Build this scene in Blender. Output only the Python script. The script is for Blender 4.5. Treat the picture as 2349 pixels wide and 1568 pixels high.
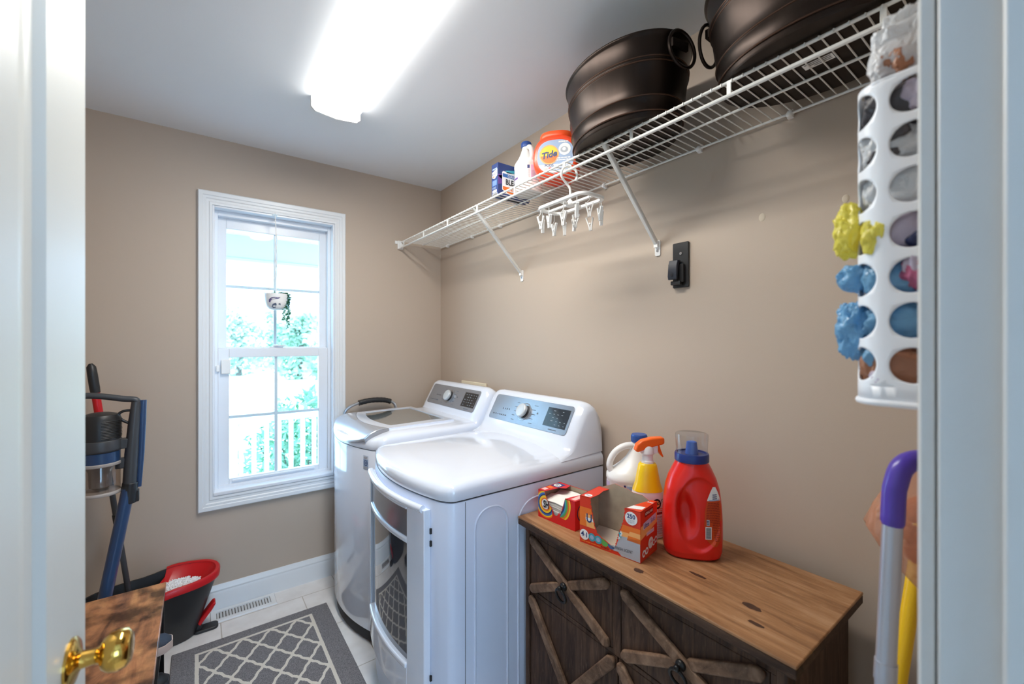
import bpy, bmesh, math, random
from mathutils import Vector, Matrix, noise

scene = bpy.context.scene
for o in list(bpy.data.objects):
    bpy.data.objects.remove(o, do_unlink=True)
COL = scene.collection
PI = math.pi

# ---------------------------------------------------------------- camera
YAW = math.atan(721.5 / 974.0)
cam_d = bpy.data.cameras.new('camera')
cam = bpy.data.objects.new('camera', cam_d)
COL.objects.link(cam)
cam.location = (0, 0, 1.386)
cam.rotation_euler = (PI / 2, 0, -YAW)
cam_d.sensor_fit = 'HORIZONTAL'
cam_d.sensor_width = 36.0
cam_d.lens = 974.0 / 2349.0 * 36.0
cam_d.clip_start = 0.01
cam_d.clip_end = 400
cam_d.dof.use_dof = True
cam_d.dof.focus_distance = 1.5
cam_d.dof.aperture_fstop = 2.6
scene.camera = cam

# ---------------------------------------------------------------- sky and exposure
world = bpy.data.worlds.new('World')
scene.world = world
world.use_nodes = True
bg = world.node_tree.nodes['Background']
bg.inputs[0].default_value = (0.43, 0.69, 1.0, 1)
bg.inputs[1].default_value = 9.2
scene.view_settings.view_transform = 'Standard'
scene.view_settings.look = 'None'
scene.view_settings.gamma = 1.0
scene.view_settings.use_curve_mapping = False
scene.view_settings.exposure = 0.08
LAMP = 38.0            # radiance of the ceiling lamp's diffuser
try:
    scene.cycles.use_denoising = True
    scene.cycles.max_bounces = 10
    scene.cycles.diffuse_bounces = 6
    scene.cycles.transparent_max_bounces = 16
    scene.cycles.caustics_reflective = False
    scene.cycles.caustics_refractive = False
    scene.cycles.sample_clamp_indirect = 6.0
except Exception:
    pass

# ---------------------------------------------------------------- colour helpers
def lin(c):
    c = c / 255.0
    return c / 12.92 if c <= 0.04045 else ((c + 0.055) / 1.055) ** 2.4
def rgb(r, g, b):
    return (lin(r), lin(g), lin(b), 1.0)

# ---------------------------------------------------------------- materials
MATS = {}
def nodes_of(name):
    m = bpy.data.materials.new(name)
    m.use_nodes = True
    nt = m.node_tree
    return m, nt, nt.nodes['Principled BSDF']
def mat(name, col, rough=0.5, metal=0.0, spec=0.5, coat=0.0, bump=0.0, bscale=200.0, var=0.0, vscale=8.0, sheen=0.0, stretch=None):
    """principled material with a little procedural variation and bump"""
    if name in MATS:
        return MATS[name]
    m, nt, b = nodes_of(name)
    b.inputs['Base Color'].default_value = col
    b.inputs['Roughness'].default_value = rough
    b.inputs['Metallic'].default_value = metal
    b.inputs['Specular IOR Level'].default_value = spec
    b.inputs['Coat Weight'].default_value = coat
    b.inputs['Coat Roughness'].default_value = 0.05
    if sheen:
        b.inputs['Sheen Weight'].default_value = sheen
    tc = nt.nodes.new('ShaderNodeTexCoord')
    vec = tc.outputs['Object']
    if stretch:
        mp = nt.nodes.new('ShaderNodeMapping')
        mp.inputs['Scale'].default_value = stretch
        nt.links.new(vec, mp.inputs[0]); vec = mp.outputs[0]
    if var > 0:
        n = nt.nodes.new('ShaderNodeTexNoise'); n.inputs['Scale'].default_value = vscale
        n.inputs['Detail'].default_value = 6
        nt.links.new(vec, n.inputs['Vector'])
        r = nt.nodes.new('ShaderNodeValToRGB')
        r.color_ramp.elements[0].position = 0.3; r.color_ramp.elements[1].position = 0.7
        r.color_ramp.elements[0].color = tuple(max(0, c * (1 - var)) for c in col[:3]) + (1,)
        r.color_ramp.elements[1].color = tuple(min(1, c * (1 + var)) for c in col[:3]) + (1,)
        nt.links.new(n.outputs['Fac'], r.inputs[0]); nt.links.new(r.outputs[0], b.inputs['Base Color'])
    if bump > 0:
        n2 = nt.nodes.new('ShaderNodeTexNoise'); n2.inputs['Scale'].default_value = bscale
        n2.inputs['Detail'].default_value = 3
        nt.links.new(vec, n2.inputs['Vector'])
        bp = nt.nodes.new('ShaderNodeBump'); bp.inputs['Strength'].default_value = bump
        bp.inputs['Distance'].default_value = 0.002
        nt.links.new(n2.outputs['Fac'], bp.inputs['Height']); nt.links.new(bp.outputs[0], b.inputs['Normal'])
    MATS[name] = m
    return m
def glassy(name, tint, refl=0.08, rough=0.02):
    """thin clear sheet: lets light straight through with a fresnel reflection"""
    if name in MATS:
        return MATS[name]
    m = bpy.data.materials.new(name); m.use_nodes = True
    nt = m.node_tree; nt.nodes.clear()
    out = nt.nodes.new('ShaderNodeOutputMaterial')
    tr = nt.nodes.new('ShaderNodeBsdfTransparent'); tr.inputs[0].default_value = tint
    gl = nt.nodes.new('ShaderNodeBsdfGlossy'); gl.inputs['Roughness'].default_value = rough
    lw = nt.nodes.new('ShaderNodeLayerWeight')
    pw = nt.nodes.new('ShaderNodeMath'); pw.operation = 'POWER'; pw.inputs[1].default_value = 5.0
    nt.links.new(lw.outputs['Facing'], pw.inputs[0])
    ml = nt.nodes.new('ShaderNodeMath'); ml.operation = 'MULTIPLY_ADD'; ml.inputs[1].default_value = 0.8; ml.inputs[2].default_value = refl
    ml.use_clamp = True
    mx = nt.nodes.new('ShaderNodeMixShader')
    nt.links.new(pw.outputs[0], ml.inputs[0]); nt.links.new(ml.outputs[0], mx.inputs[0])
    nt.links.new(tr.outputs[0], mx.inputs[1]); nt.links.new(gl.outputs[0], mx.inputs[2])
    nt.links.new(mx.outputs[0], out.inputs[0])
    MATS[name] = m
    return m
def film(name, col, opacity=0.5, rough=0.3, scale=40.0, bump=0.6):
    """crumpled translucent plastic film"""
    if name in MATS:
        return MATS[name]
    m = bpy.data.materials.new(name); m.use_nodes = True
    nt = m.node_tree; b = nt.nodes['Principled BSDF']; out = nt.nodes['Material Output']
    b.inputs['Base Color'].default_value = col; b.inputs['Roughness'].default_value = rough
    b.inputs['Specular IOR Level'].default_value = 0.6
    tc = nt.nodes.new('ShaderNodeTexCoord')
    n = nt.nodes.new('ShaderNodeTexNoise'); n.inputs['Scale'].default_value = scale; n.inputs['Distortion'].default_value = 1.5
    nt.links.new(tc.outputs['Object'], n.inputs['Vector'])
    bp = nt.nodes.new('ShaderNodeBump'); bp.inputs['Strength'].default_value = bump; bp.inputs['Distance'].default_value = 0.006
    nt.links.new(n.outputs['Fac'], bp.inputs['Height']); nt.links.new(bp.outputs[0], b.inputs['Normal'])
    tl = nt.nodes.new('ShaderNodeBsdfTranslucent'); tl.inputs[0].default_value = col
    m1 = nt.nodes.new('ShaderNodeMixShader'); m1.inputs[0].default_value = 0.35
    nt.links.new(b.outputs[0], m1.inputs[1]); nt.links.new(tl.outputs[0], m1.inputs[2])
    tr = nt.nodes.new('ShaderNodeBsdfTransparent')
    m2 = nt.nodes.new('ShaderNodeMixShader'); m2.inputs[0].default_value = opacity
    nt.links.new(tr.outputs[0], m2.inputs[1]); nt.links.new(m1.outputs[0], m2.inputs[2])
    nt.links.new(m2.outputs[0], out.inputs[0])
    MATS[name] = m
    return m
def emit(name, col, strength):
    if name in MATS:
        return MATS[name]
    m, nt, b = nodes_of(name)
    b.inputs['Base Color'].default_value = (0.8, 0.8, 0.8, 1)
    b.inputs['Emission Color'].default_value = col
    b.inputs['Emission Strength'].default_value = strength
    MATS[name] = m
    return m
def wood(name, c0, c1, c2, stretch, scale=6.0, rough=0.45, knots=0.0, spec=0.4, scratch=None, kscale=3.2):
    if name in MATS:
        return MATS[name]
    m, nt, b = nodes_of(name)
    tc = nt.nodes.new('ShaderNodeTexCoord')
    mp = nt.nodes.new('ShaderNodeMapping'); mp.inputs['Scale'].default_value = stretch
    nt.links.new(tc.outputs['Object'], mp.inputs[0])
    n = nt.nodes.new('ShaderNodeTexNoise'); n.inputs['Scale'].default_value = scale
    n.inputs['Detail'].default_value = 9; n.inputs['Roughness'].default_value = 0.62; n.inputs['Distortion'].default_value = 0.9
    nt.links.new(mp.outputs[0], n.inputs['Vector'])
    r = nt.nodes.new('ShaderNodeValToRGB')
    e = r.color_ramp.elements
    e[0].position = 0.30; e[0].color = c0
    e[1].position = 0.72; e[1].color = c2
    k = e.new(0.50); k.color = c1
    nt.links.new(n.outputs['Fac'], r.inputs[0])
    col = r.outputs[0]
    n3 = nt.nodes.new('ShaderNodeTexNoise'); n3.inputs['Scale'].default_value = kscale; n3.inputs['Detail'].default_value = 4
    nt.links.new(tc.outputs['Object'], n3.inputs['Vector'])
    if knots > 0:
        r3 = nt.nodes.new('ShaderNodeValToRGB')
        r3.color_ramp.elements[0].position = 0.36; r3.color_ramp.elements[0].color = (1 - knots, 1 - knots, 1 - knots, 1)
        r3.color_ramp.elements[1].position = 0.58; r3.color_ramp.elements[1].color = (1, 1, 1, 1)
        nt.links.new(n3.outputs['Fac'], r3.inputs[0])
        mm = nt.nodes.new('ShaderNodeMixRGB'); mm.blend_type = 'MULTIPLY'; mm.inputs[0].default_value = 1
        nt.links.new(col, mm.inputs[1]); nt.links.new(r3.outputs[0], mm.inputs[2]); col = mm.outputs[0]
    if scratch:
        mp2 = nt.nodes.new('ShaderNodeMapping'); mp2.inputs['Scale'].default_value = [s * 6 for s in stretch]
        nt.links.new(tc.outputs['Object'], mp2.inputs[0])
        n4 = nt.nodes.new('ShaderNodeTexNoise'); n4.inputs['Scale'].default_value = scale * 1.5; n4.inputs['Detail'].default_value = 6
        nt.links.new(mp2.outputs[0], n4.inputs['Vector'])
        r4 = nt.nodes.new('ShaderNodeValToRGB'); r4.color_ramp.elements[0].position = 0.60; r4.color_ramp.elements[1].position = 0.74
        nt.links.new(n4.outputs['Fac'], r4.inputs[0])
        mm = nt.nodes.new('ShaderNodeMixRGB'); mm.inputs[2].default_value = scratch
        ml = nt.nodes.new('ShaderNodeMath'); ml.operation = 'MULTIPLY'; ml.inputs[1].default_value = 0.5
        nt.links.new(r4.outputs[0], ml.inputs[0]); nt.links.new(ml.outputs[0], mm.inputs[0])
        nt.links.new(col, mm.inputs[1]); col = mm.outputs[0]
    nt.links.new(col, b.inputs['Base Color'])
    b.inputs['Roughness'].default_value = rough
    b.inputs['Specular IOR Level'].default_value = spec
    bp = nt.nodes.new('ShaderNodeBump'); bp.inputs['Strength'].default_value = 0.25; bp.inputs['Distance'].default_value = 0.0015
    nt.links.new(n.outputs['Fac'], bp.inputs['Height']); nt.links.new(bp.outputs[0], b.inputs['Normal'])
    MATS[name] = m
    return m

def tile_material():
    m, nt, b = nodes_of('floor_tile')
    tc = nt.nodes.new('ShaderNodeTexCoord')
    mp = nt.nodes.new('ShaderNodeMapping'); mp.inputs['Location'].default_value = (-0.092 - 0.366 * 3, -2.54 + 0.345 * 20, 0)
    nt.links.new(tc.outputs['Object'], mp.inputs[0])
    br = nt.nodes.new('ShaderNodeTexBrick')
    br.offset = 0.5; br.inputs['Scale'].default_value = 1.0
    br.inputs['Brick Width'].default_value = 0.366; br.inputs['Row Height'].default_value = 0.345
    br.inputs['Mortar Size'].default_value = 0.0022; br.inputs['Mortar Smooth'].default_value = 0.1
    br.inputs['Color1'].default_value = rgb(238, 236, 234); br.inputs['Color2'].default_value = rgb(230, 228, 226)
    br.inputs['Mortar'].default_value = rgb(186, 178, 168)
    nt.links.new(mp.outputs[0], br.inputs['Vector'])
    n = nt.nodes.new('ShaderNodeTexNoise'); n.inputs['Scale'].default_value = 9; n.inputs['Detail'].default_value = 8
    nt.links.new(tc.outputs['Object'], n.inputs['Vector'])
    r = nt.nodes.new('ShaderNodeValToRGB')
    r.color_ramp.elements[0].position = 0.35; r.color_ramp.elements[0].color = (0.88, 0.87, 0.86, 1)
    r.color_ramp.elements[1].position = 0.62; r.color_ramp.elements[1].color = (1, 1, 1, 1)
    nt.links.new(n.outputs['Fac'], r.inputs[0])
    mm = nt.nodes.new('ShaderNodeMixRGB'); mm.blend_type = 'MULTIPLY'; mm.inputs[0].default_value = 1
    nt.links.new(br.outputs['Color'], mm.inputs[1]); nt.links.new(r.outputs[0], mm.inputs[2])
    nt.links.new(mm.outputs[0], b.inputs['Base Color'])
    b.inputs['Roughness'].default_value = 0.35
    bp = nt.nodes.new('ShaderNodeBump'); bp.inputs['Strength'].default_value = 0.3; bp.inputs['Distance'].default_value = 0.001; bp.invert = True
    nt.links.new(br.outputs['Fac'], bp.inputs['Height']); nt.links.new(bp.outputs[0], b.inputs['Normal'])
    return m

def rug_material():
    m, nt, b = nodes_of('rug_trellis')
    tc = nt.nodes.new('ShaderNodeTexCoord')
    sp = nt.nodes.new('ShaderNodeSeparateXYZ'); nt.links.new(tc.outputs['Object'], sp.inputs[0])
    def M(op, a, bb=None, c=None):
        k = nt.nodes.new('ShaderNodeMath'); k.operation = op
        for i, v in enumerate((a, bb, c)):
            if v is None: continue
            if isinstance(v, (int, float)): k.inputs[i].default_value = v
            else: nt.links.new(v, k.inputs[i])
        return k.outputs[0]
    jn = nt.nodes.new('ShaderNodeTexNoise'); jn.inputs['Scale'].default_value = 130; jn.inputs['Detail'].default_value = 1
    nt.links.new(tc.outputs['Object'], jn.inputs['Vector'])
    jit = M('MULTIPLY', M('SUBTRACT', jn.outputs['Fac'], 0.5), 0.055)
    X = M('DIVIDE', M('SUBTRACT', sp.outputs[0], 0.393), 0.112)
    Y = M('DIVIDE', M('SUBTRACT', sp.outputs[1], 2.332), 0.165)
    u = M('ADD', X, Y); v = M('SUBTRACT', X, Y)
    def line(p, q):
        w = M('MULTIPLY', M('SINE', M('MULTIPLY', q, 4 * PI)), 0.021)
        t = M('ADD', M('ADD', p, w), jit)
        f = M('ABSOLUTE', M('SUBTRACT', M('FRACT', M('ADD', t, 50.5)), 0.5))
        return M('LESS_THAN', f, 0.068)
    lat = M('MAXIMUM', line(u, v), line(v, u))
    j2 = M('MULTIPLY', jit, 0.06)
    dx = M('SUBTRACT', 0.238, M('ABSOLUTE', M('SUBTRACT', M('ADD', sp.outputs[0], j2), 0.2285)))
    dy = M('SUBTRACT', 0.525, M('ABSOLUTE', M('SUBTRACT', M('ADD', sp.outputs[1], j2), 1.812)))
    d = M('MINIMUM', dx, dy)
    inside = M('GREATER_THAN', d, 0.0)
    frame = M('MULTIPLY', inside, M('LESS_THAN', d, 0.014))
    mask = M('MAXIMUM', M('MULTIPLY', lat, inside), frame)
    fn = nt.nodes.new('ShaderNodeTexNoise'); fn.inputs['Scale'].default_value = 420; fn.inputs['Detail'].default_value = 2
    nt.links.new(tc.outputs['Object'], fn.inputs['Vector'])
    r = nt.nodes.new('ShaderNodeValToRGB')
    r.color_ramp.elements[0].position = 0.3; r.color_ramp.elements[0].color = rgb(88, 87, 90)
    r.color_ramp.elements[1].position = 0.7; r.color_ramp.elements[1].color = rgb(146, 143, 145)
    nt.links.new(fn.outputs['Fac'], r.inputs[0])
    mx = nt.nodes.new('ShaderNodeMixRGB'); mx.inputs[2].default_value = rgb(214, 207, 196)
    nt.links.new(mask, mx.inputs[0]); nt.links.new(r.outputs[0], mx.inputs[1])
    nt.links.new(mx.outputs[0], b.inputs['Base Color'])
    b.inputs['Roughness'].default_value = 0.95
    b.inputs['Specular IOR Level'].default_value = 0.1
    bp = nt.nodes.new('ShaderNodeBump'); bp.inputs['Strength'].default_value = 0.6; bp.inputs['Distance'].default_value = 0.003
    nt.links.new(fn.outputs['Fac'], bp.inputs['Height']); nt.links.new(bp.outputs[0], b.inputs['Normal'])
    return m

M_WALL = mat('wall_paint', rgb(187, 171, 155), 0.62, bump=0.08, bscale=350, spec=0.35)
M_CEIL = mat('ceiling_paint', rgb(232, 235, 239), 0.75, bump=0.06, bscale=300, spec=0.2)
M_TRIM = mat('trim_paint', rgb(224, 227, 229), 0.35, spec=0.45)
M_VINYL = mat('window_vinyl', rgb(228, 231, 236), 0.3, spec=0.5)
M_TILE = tile_material()
M_ENAMEL = mat('white_enamel', rgb(222, 229, 242), 0.12, spec=0.5, coat=0.6)
M_ENAMEL_BLUELIT = mat('enamel_side_blue_light', rgb(212, 222, 242), 0.28, spec=0.5)  # white enamel with the hall's bluish light tinted into its colour
M_SILVER = mat('silver_panel', rgb(168, 174, 184), 0.22, metal=0.75)
M_LIDSILVER = mat('lid_silver', rgb(196, 204, 216), 0.18, metal=0.6)
M_DARK = mat('dark_gap', rgb(22, 22, 24), 0.6)
M_SMOKE = mat('smoked_door_glass', rgb(52, 58, 68), 0.04, spec=0.9, coat=1.0)
M_LIDGLASS = mat('tinted_lid_glass', rgb(112, 118, 118), 0.05, spec=0.8, coat=1.0)
M_DISPLAY = mat('display_black', rgb(34, 37, 42), 0.08, spec=0.7)
M_MARK = mat('printed_grey_marks', rgb(96, 102, 112), 0.5)
M_MARKW = mat('printed_pale_marks', rgb(150, 158, 165), 0.5)
M_WIRE = mat('white_coated_wire', rgb(226, 226, 222), 0.35)
M_BRONZE = mat('oil_rubbed_bronze', rgb(46, 38, 34), 0.36, metal=0.85, var=0.35, vscale=14, stretch=(1, 1, 0.12))
M_BRONZE_EDGE = mat('bronze_rubbed_edge', rgb(82, 61, 50), 0.4, metal=0.85)
M_BLACK = mat('black_metal', rgb(20, 20, 21), 0.35, metal=0.3)
M_BLACKP = mat('black_plastic', rgb(34, 35, 37), 0.42)
M_GREYP = mat('dark_grey_plastic', rgb(62, 64, 68), 0.4)
M_RED = mat('red_plastic', rgb(196, 18, 26), 0.35)
M_BLUE = mat('navy_blue_plastic', rgb(40, 66, 104), 0.3, coat=0.2)
M_WHITEP = mat('white_plastic', rgb(236, 236, 234), 0.35)
M_STEEL = mat('brushed_steel', rgb(176, 178, 182), 0.3, metal=0.9)
M_BRASS = mat('polished_brass', rgb(214, 170, 84), 0.10, metal=1.0)
M_CTOP = wood('cabinet_top_wood', rgb(122, 84, 55), rgb(162, 118, 80), rgb(184, 144, 108), (7, 0.7, 7), 5.0, 0.5, knots=0.18, scratch=rgb(196, 156, 118))
M_CBODY = wood('cabinet_dark_wood_upright', rgb(40, 28, 22), rgb(74, 54, 43), rgb(104, 80, 64), (9, 9, 0.8), 5.0, 0.6, knots=0.3, spec=0.25, scratch=rgb(128, 104, 86))
M_CBOARD = wood('cabinet_trim_board', rgb(72, 54, 43), rgb(116, 90, 71), rgb(150, 122, 100), (3, 3, 3), 7.0, 0.6, knots=0.25, spec=0.25, scratch=rgb(160, 134, 112))
M_BENCH = wood('rustic_bench_wood', rgb(92, 62, 50), rgb(172, 116, 78), rgb(214, 156, 104), (5, 1.6, 5), 3.0, 0.30, knots=0.82, spec=0.5, kscale=12.0)

# ---------------------------------------------------------------- mesh builder
class MB:
    def __init__(s, T=None):
        s.v = []; s.f = []; s.mi = []; s.T = T
    def add(s, vs, fs, m=0):
        b = len(s.v)
        for p in vs:
            p = Vector(p)
            s.v.append(s.T @ p if s.T is not None else p)
        for f in fs:
            s.f.append([b + i for i in f]); s.mi.append(m)
        return s
    def box(s, lo, hi, m=0):
        (x0, y0, z0), (x1, y1, z1) = lo, hi
        x0, x1 = min(x0, x1), max(x0, x1); y0, y1 = min(y0, y1), max(y0, y1); z0, z1 = min(z0, z1), max(z0, z1)
        v = [(x0,y0,z0),(x1,y0,z0),(x1,y1,z0),(x0,y1,z0),(x0,y0,z1),(x1,y0,z1),(x1,y1,z1),(x0,y1,z1)]
        return s.add(v, [(0,3,2,1),(4,5,6,7),(0,1,5,4),(1,2,6,5),(2,3,7,6),(3,0,4,7)], m)
    def loft(s, rings, m=0, cap0=True, cap1=True, closed=True, loop=False):
        n = len(rings[0]); v = [p for r in rings for p in r]; f = []
        R = len(rings)
        for i in range(R if loop else R - 1):
            a = i * n; b = ((i + 1) % R) * n
            for j in range(n if closed else n - 1):
                k = (j + 1) % n
                f.append((a + j, a + k, b + k, b + j))
        if cap0 and not loop: f.append(tuple(range(n - 1, -1, -1)))
        if cap1 and not loop: f.append(tuple((R - 1) * n + j for j in range(n)))
        return s.add(v, f, m)
    def cyl(s, p0, p1, r0, r1=None, n=16, m=0, caps=True):
        return s.tube([p0, p1], [r0, r0 if r1 is None else r1], n, m, caps)
    def tube(s, pts, r, n=10, m=0, caps=True, closed=False, flat=None):
        P = [Vector(p) for p in pts]; L = len(P)
        if not isinstance(r, (list, tuple)): r = [r] * L
        rings = []; prev = None
        for i, p in enumerate(P):
            if closed: d = P[(i + 1) % L] - P[i - 1]
            else: d = (P[min(i + 1, L - 1)] - P[max(i - 1, 0)])
            d.normalize()
            if prev is None:
                a = Vector((0, 0, 1)) if abs(d.z) < 0.9 else Vector((1, 0, 0))
                u = d.cross(a).normalized()
            else:
                u = (prev - d * prev.dot(d)).normalized()
            prev = u; w = d.cross(u)
            fl = 1.0 if flat is None else flat
            rings.append([p + (u * math.cos(t) + w * math.sin(t) * fl) * r[i] for t in [2 * PI * k / n for k in range(n)]])
        return s.loft(rings, m, caps, caps, True, closed)
    def lathe(s, prof, c=(0, 0, 0), n=32, m=0, sx=1.0, sy=1.0, cap0=True, cap1=True, rot=0.0):
        rings = []
        for r, z in prof:
            rings.append([(c[0] + r * sx * math.cos(2*PI*k/n) * math.cos(rot) - r * sy * math.sin(2*PI*k/n) * math.sin(rot),
                           c[1] + r * sx * math.cos(2*PI*k/n) * math.sin(rot) + r * sy * math.sin(2*PI*k/n) * math.cos(rot), c[2] + z) for k in range(n)])
        return s.loft(rings, m, cap0, cap1)
    def prism(s, poly, fn, d0, d1, m=0):
        """poly: 2-D outline; fn(u,v,w)->point; from depth d0 to d1"""
        return s.loft([[fn(u, v, d0) for u, v in poly], [fn(u, v, d1) for u, v in poly]], m)
    def face(s, pts, m=0):
        return s.add(pts, [tuple(range(len(pts)))], m)
    def ball(s, c, r, n=16, m=0, sc=(1, 1, 1)):
        rings = []
        k = max(4, n // 2)
        for i in range(k + 1):
            t = PI * i / k
            rr = max(1e-5, math.sin(t)) * r; z = -math.cos(t) * r
            rings.append([(c[0] + sc[0]*rr*math.cos(2*PI*j/n), c[1] + sc[1]*rr*math.sin(2*PI*j/n), c[2] + sc[2]*z) for j in range(n)])
        return s.loft(rings, m)
    def text(s, txt, size, fn, m=0, bold=0.0, align='CENTER', shear=0.0, squeeze=1.0):
        cu = bpy.data.curves.new('t', 'FONT'); cu.body = txt; cu.size = size; cu.align_x = align; cu.align_y = 'CENTER'
        cu.offset = bold * size; cu.resolution_u = 3; cu.shear = shear
        o = bpy.data.objects.new('t', cu); COL.objects.link(o)
        dg = bpy.context.evaluated_depsgraph_get()
        me = bpy.data.meshes.new_from_object(o.evaluated_get(dg))
        vs = [fn(v.co.x * squeeze, v.co.y) for v in me.vertices]
        s.add(vs, [tuple(p.vertices) for p in me.polygons], m)
        bpy.data.objects.remove(o); bpy.data.curves.remove(cu); bpy.data.meshes.remove(me)
        return s
    def patch(s, poly, fn, m=0, sub=1):
        """flat outline mapped on a surface, subdivided into a fan grid"""
        cx = sum(p[0] for p in poly) / len(poly); cy = sum(p[1] for p in poly) / len(poly)
        rings = []
        for k in range(sub + 1):
            t = max(0.001, k / sub)
            rings.append([fn(cx + (u - cx) * t, cy + (v - cy) * t) for u, v in poly])
        return s.loft(rings, m, True, False)
    def rect(s, u0, v0, u1, v1, fn, m=0, nu=1, nv=1):
        vs = [fn(u0 + (u1 - u0) * i / nu, v0 + (v1 - v0) * j / nv) for j in range(nv + 1) for i in range(nu + 1)]
        fs = [(j*(nu+1)+i, j*(nu+1)+i+1, (j+1)*(nu+1)+i+1, (j+1)*(nu+1)+i) for j in range(nv) for i in range(nu)]
        return s.add(vs, fs, m)
    def build(s, name, mats, parent=None, smooth=35, bevel=0.0, seg=2, subsurf=0, solid=0.0, weld=0.0):
        if not isinstance(mats, (list, tuple)): mats = [mats]
        vs = s.v
        if parent is not None:
            inv = wm(parent).inverted()
            vs = [inv @ p for p in vs]
        me = bpy.data.meshes.new(name)
        me.from_pydata([tuple(p) for p in vs], [], s.f)
        for x in mats: me.materials.append(x)
        me.polygons.foreach_set('material_index', s.mi)
        if weld:
            bm = bmesh.new(); bm.from_mesh(me); bmesh.ops.remove_doubles(bm, verts=bm.verts, dist=weld); bmesh.ops.recalc_face_normals(bm, faces=bm.faces); bm.to_mesh(me); bm.free()
        me.update()
        if smooth:
            me.polygons.foreach_set('use_smooth', [True] * len(me.polygons))
            try: me.set_sharp_from_angle(angle=math.radians(smooth))
            except Exception: pass
        o = bpy.data.objects.new(name, me); COL.objects.link(o)
        if parent is not None: o.parent = parent
        if solid:
            k = o.modifiers.new('solid', 'SOLIDIFY'); k.thickness = solid; k.offset = 0
        if bevel:
            k = o.modifiers.new('bevel', 'BEVEL'); k.width = bevel; k.segments = seg; k.limit_method = 'ANGLE'; k.angle_limit = math.radians(40)
            k.harden_normals = False
        if subsurf:
            k = o.modifiers.new('sub', 'SUBSURF'); k.levels = subsurf; k.render_levels = subsurf
        return o
def wm(o):
    m = o.matrix_basis.copy()
    while o.parent is not None:
        o = o.parent; m = o.matrix_basis @ m
    return m
def tag(o, label, cat, group=None, kind=None):
    o['label'] = label; o['category'] = cat
    if group: o['group'] = group
    if kind: o['kind'] = kind
    return o
def thing(name, label, cat, loc=(0, 0, 0), rz=0.0, group=None):
    o = bpy.data.objects.new(name, None); COL.objects.link(o)
    o.empty_display_size = 0.05
    o.location = loc; o.rotation_euler = (0, 0, rz)
    return tag(o, label, cat, group)
def structure(o, label=None):
    o['kind'] = 'structure'
    if label: o['label'] = label
    return o
def frame_empty(name, loc=(0, 0, 0)):
    o = bpy.data.objects.new(name, None); COL.objects.link(o); o.location = loc; o['kind'] = 'structure'
    o.empty_display_size = 0.05
    return o
def plane_fn(o, u, v, n=None, off=0.0):
    """map (a,b) -> o + a*u + b*v + off*n"""
    o, u, v = Vector(o), Vector(u).normalized(), Vector(v).normalized()
    nn = Vector(n).normalized() if n is not None else u.cross(v).normalized()
    def fn(a, b, d=0.0):
        return o + u * a + v * b + nn * (off + d)
    return fn
def circle(cx, cy, r, n=24, ry=None, a0=0.0, a1=2 * PI):
    ry = r if ry is None else ry
    full = abs(a1 - a0 - 2 * PI) < 1e-6
    k = n if full else n + 1
    return [(cx + r * math.cos(a0 + (a1 - a0) * i / n), cy + ry * math.sin(a0 + (a1 - a0) * i / n)) for i in range(k)]
def rrect(x0, y0, x1, y1, r, n=5):
    out = []
    for cx, cy, a in ((x1 - r, y1 - r, 0), (x0 + r, y1 - r, PI/2), (x0 + r, y0 + r, PI), (x1 - r, y0 + r, 1.5*PI)):
        for i in range(n + 1):
            t = a + PI/2 * i / n
            out.append((cx + r * math.cos(t), cy + r * math.sin(t)))
    return out
def superell(a, b, n=48, e=2.6, cx=0.0, cy=0.0):
    out = []
    for k in range(n):
        t = 2 * PI * k / n; c, s_ = math.cos(t), math.sin(t)
        out.append((cx + a * math.copysign(abs(c) ** (2 / e), c), cy + b * math.copysign(abs(s_) ** (2 / e), s_)))
    return out
def smoothstep(a, b, x):
    t = min(1, max(0, (x - a) / (b - a))); return t * t * (3 - 2 * t)
def lerp(tab, x):
    if x <= tab[0][0]: return tab[0][1]
    for (a, p), (b, q) in zip(tab, tab[1:]):
        if x <= b: return p + (q - p) * (x - a) / (b - a)
    return tab[-1][1]
def smoothpath(pts, n=6):
    """Catmull-Rom through the points"""
    P = [Vector(p) for p in pts]; out = []
    for i in range(len(P) - 1):
        p0 = P[max(i - 1, 0)]; p1 = P[i]; p2 = P[i + 1]; p3 = P[min(i + 2, len(P) - 1)]
        for k in range(n):
            t = k / n
            out.append(0.5 * ((2 * p1) + (p2 - p0) * t + (2*p0 - 5*p1 + 4*p2 - p3) * t*t + (3*p1 - p0 - 3*p2 + p3) * t**3))
    out.append(P[-1]); return out

# ================================================================ ROOM SHELL
XL, XR, YF, YB, H = -0.95, 1.366, 0.095, 2.68, 2.44
WX0, WX1, WZ0, WZ1 = 0.061, 0.660, 0.588, 2.092     # window opening
DX0, DX1, DZ = -0.235, 0.592, 2.06                   # doorway opening in the front wall

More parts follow.
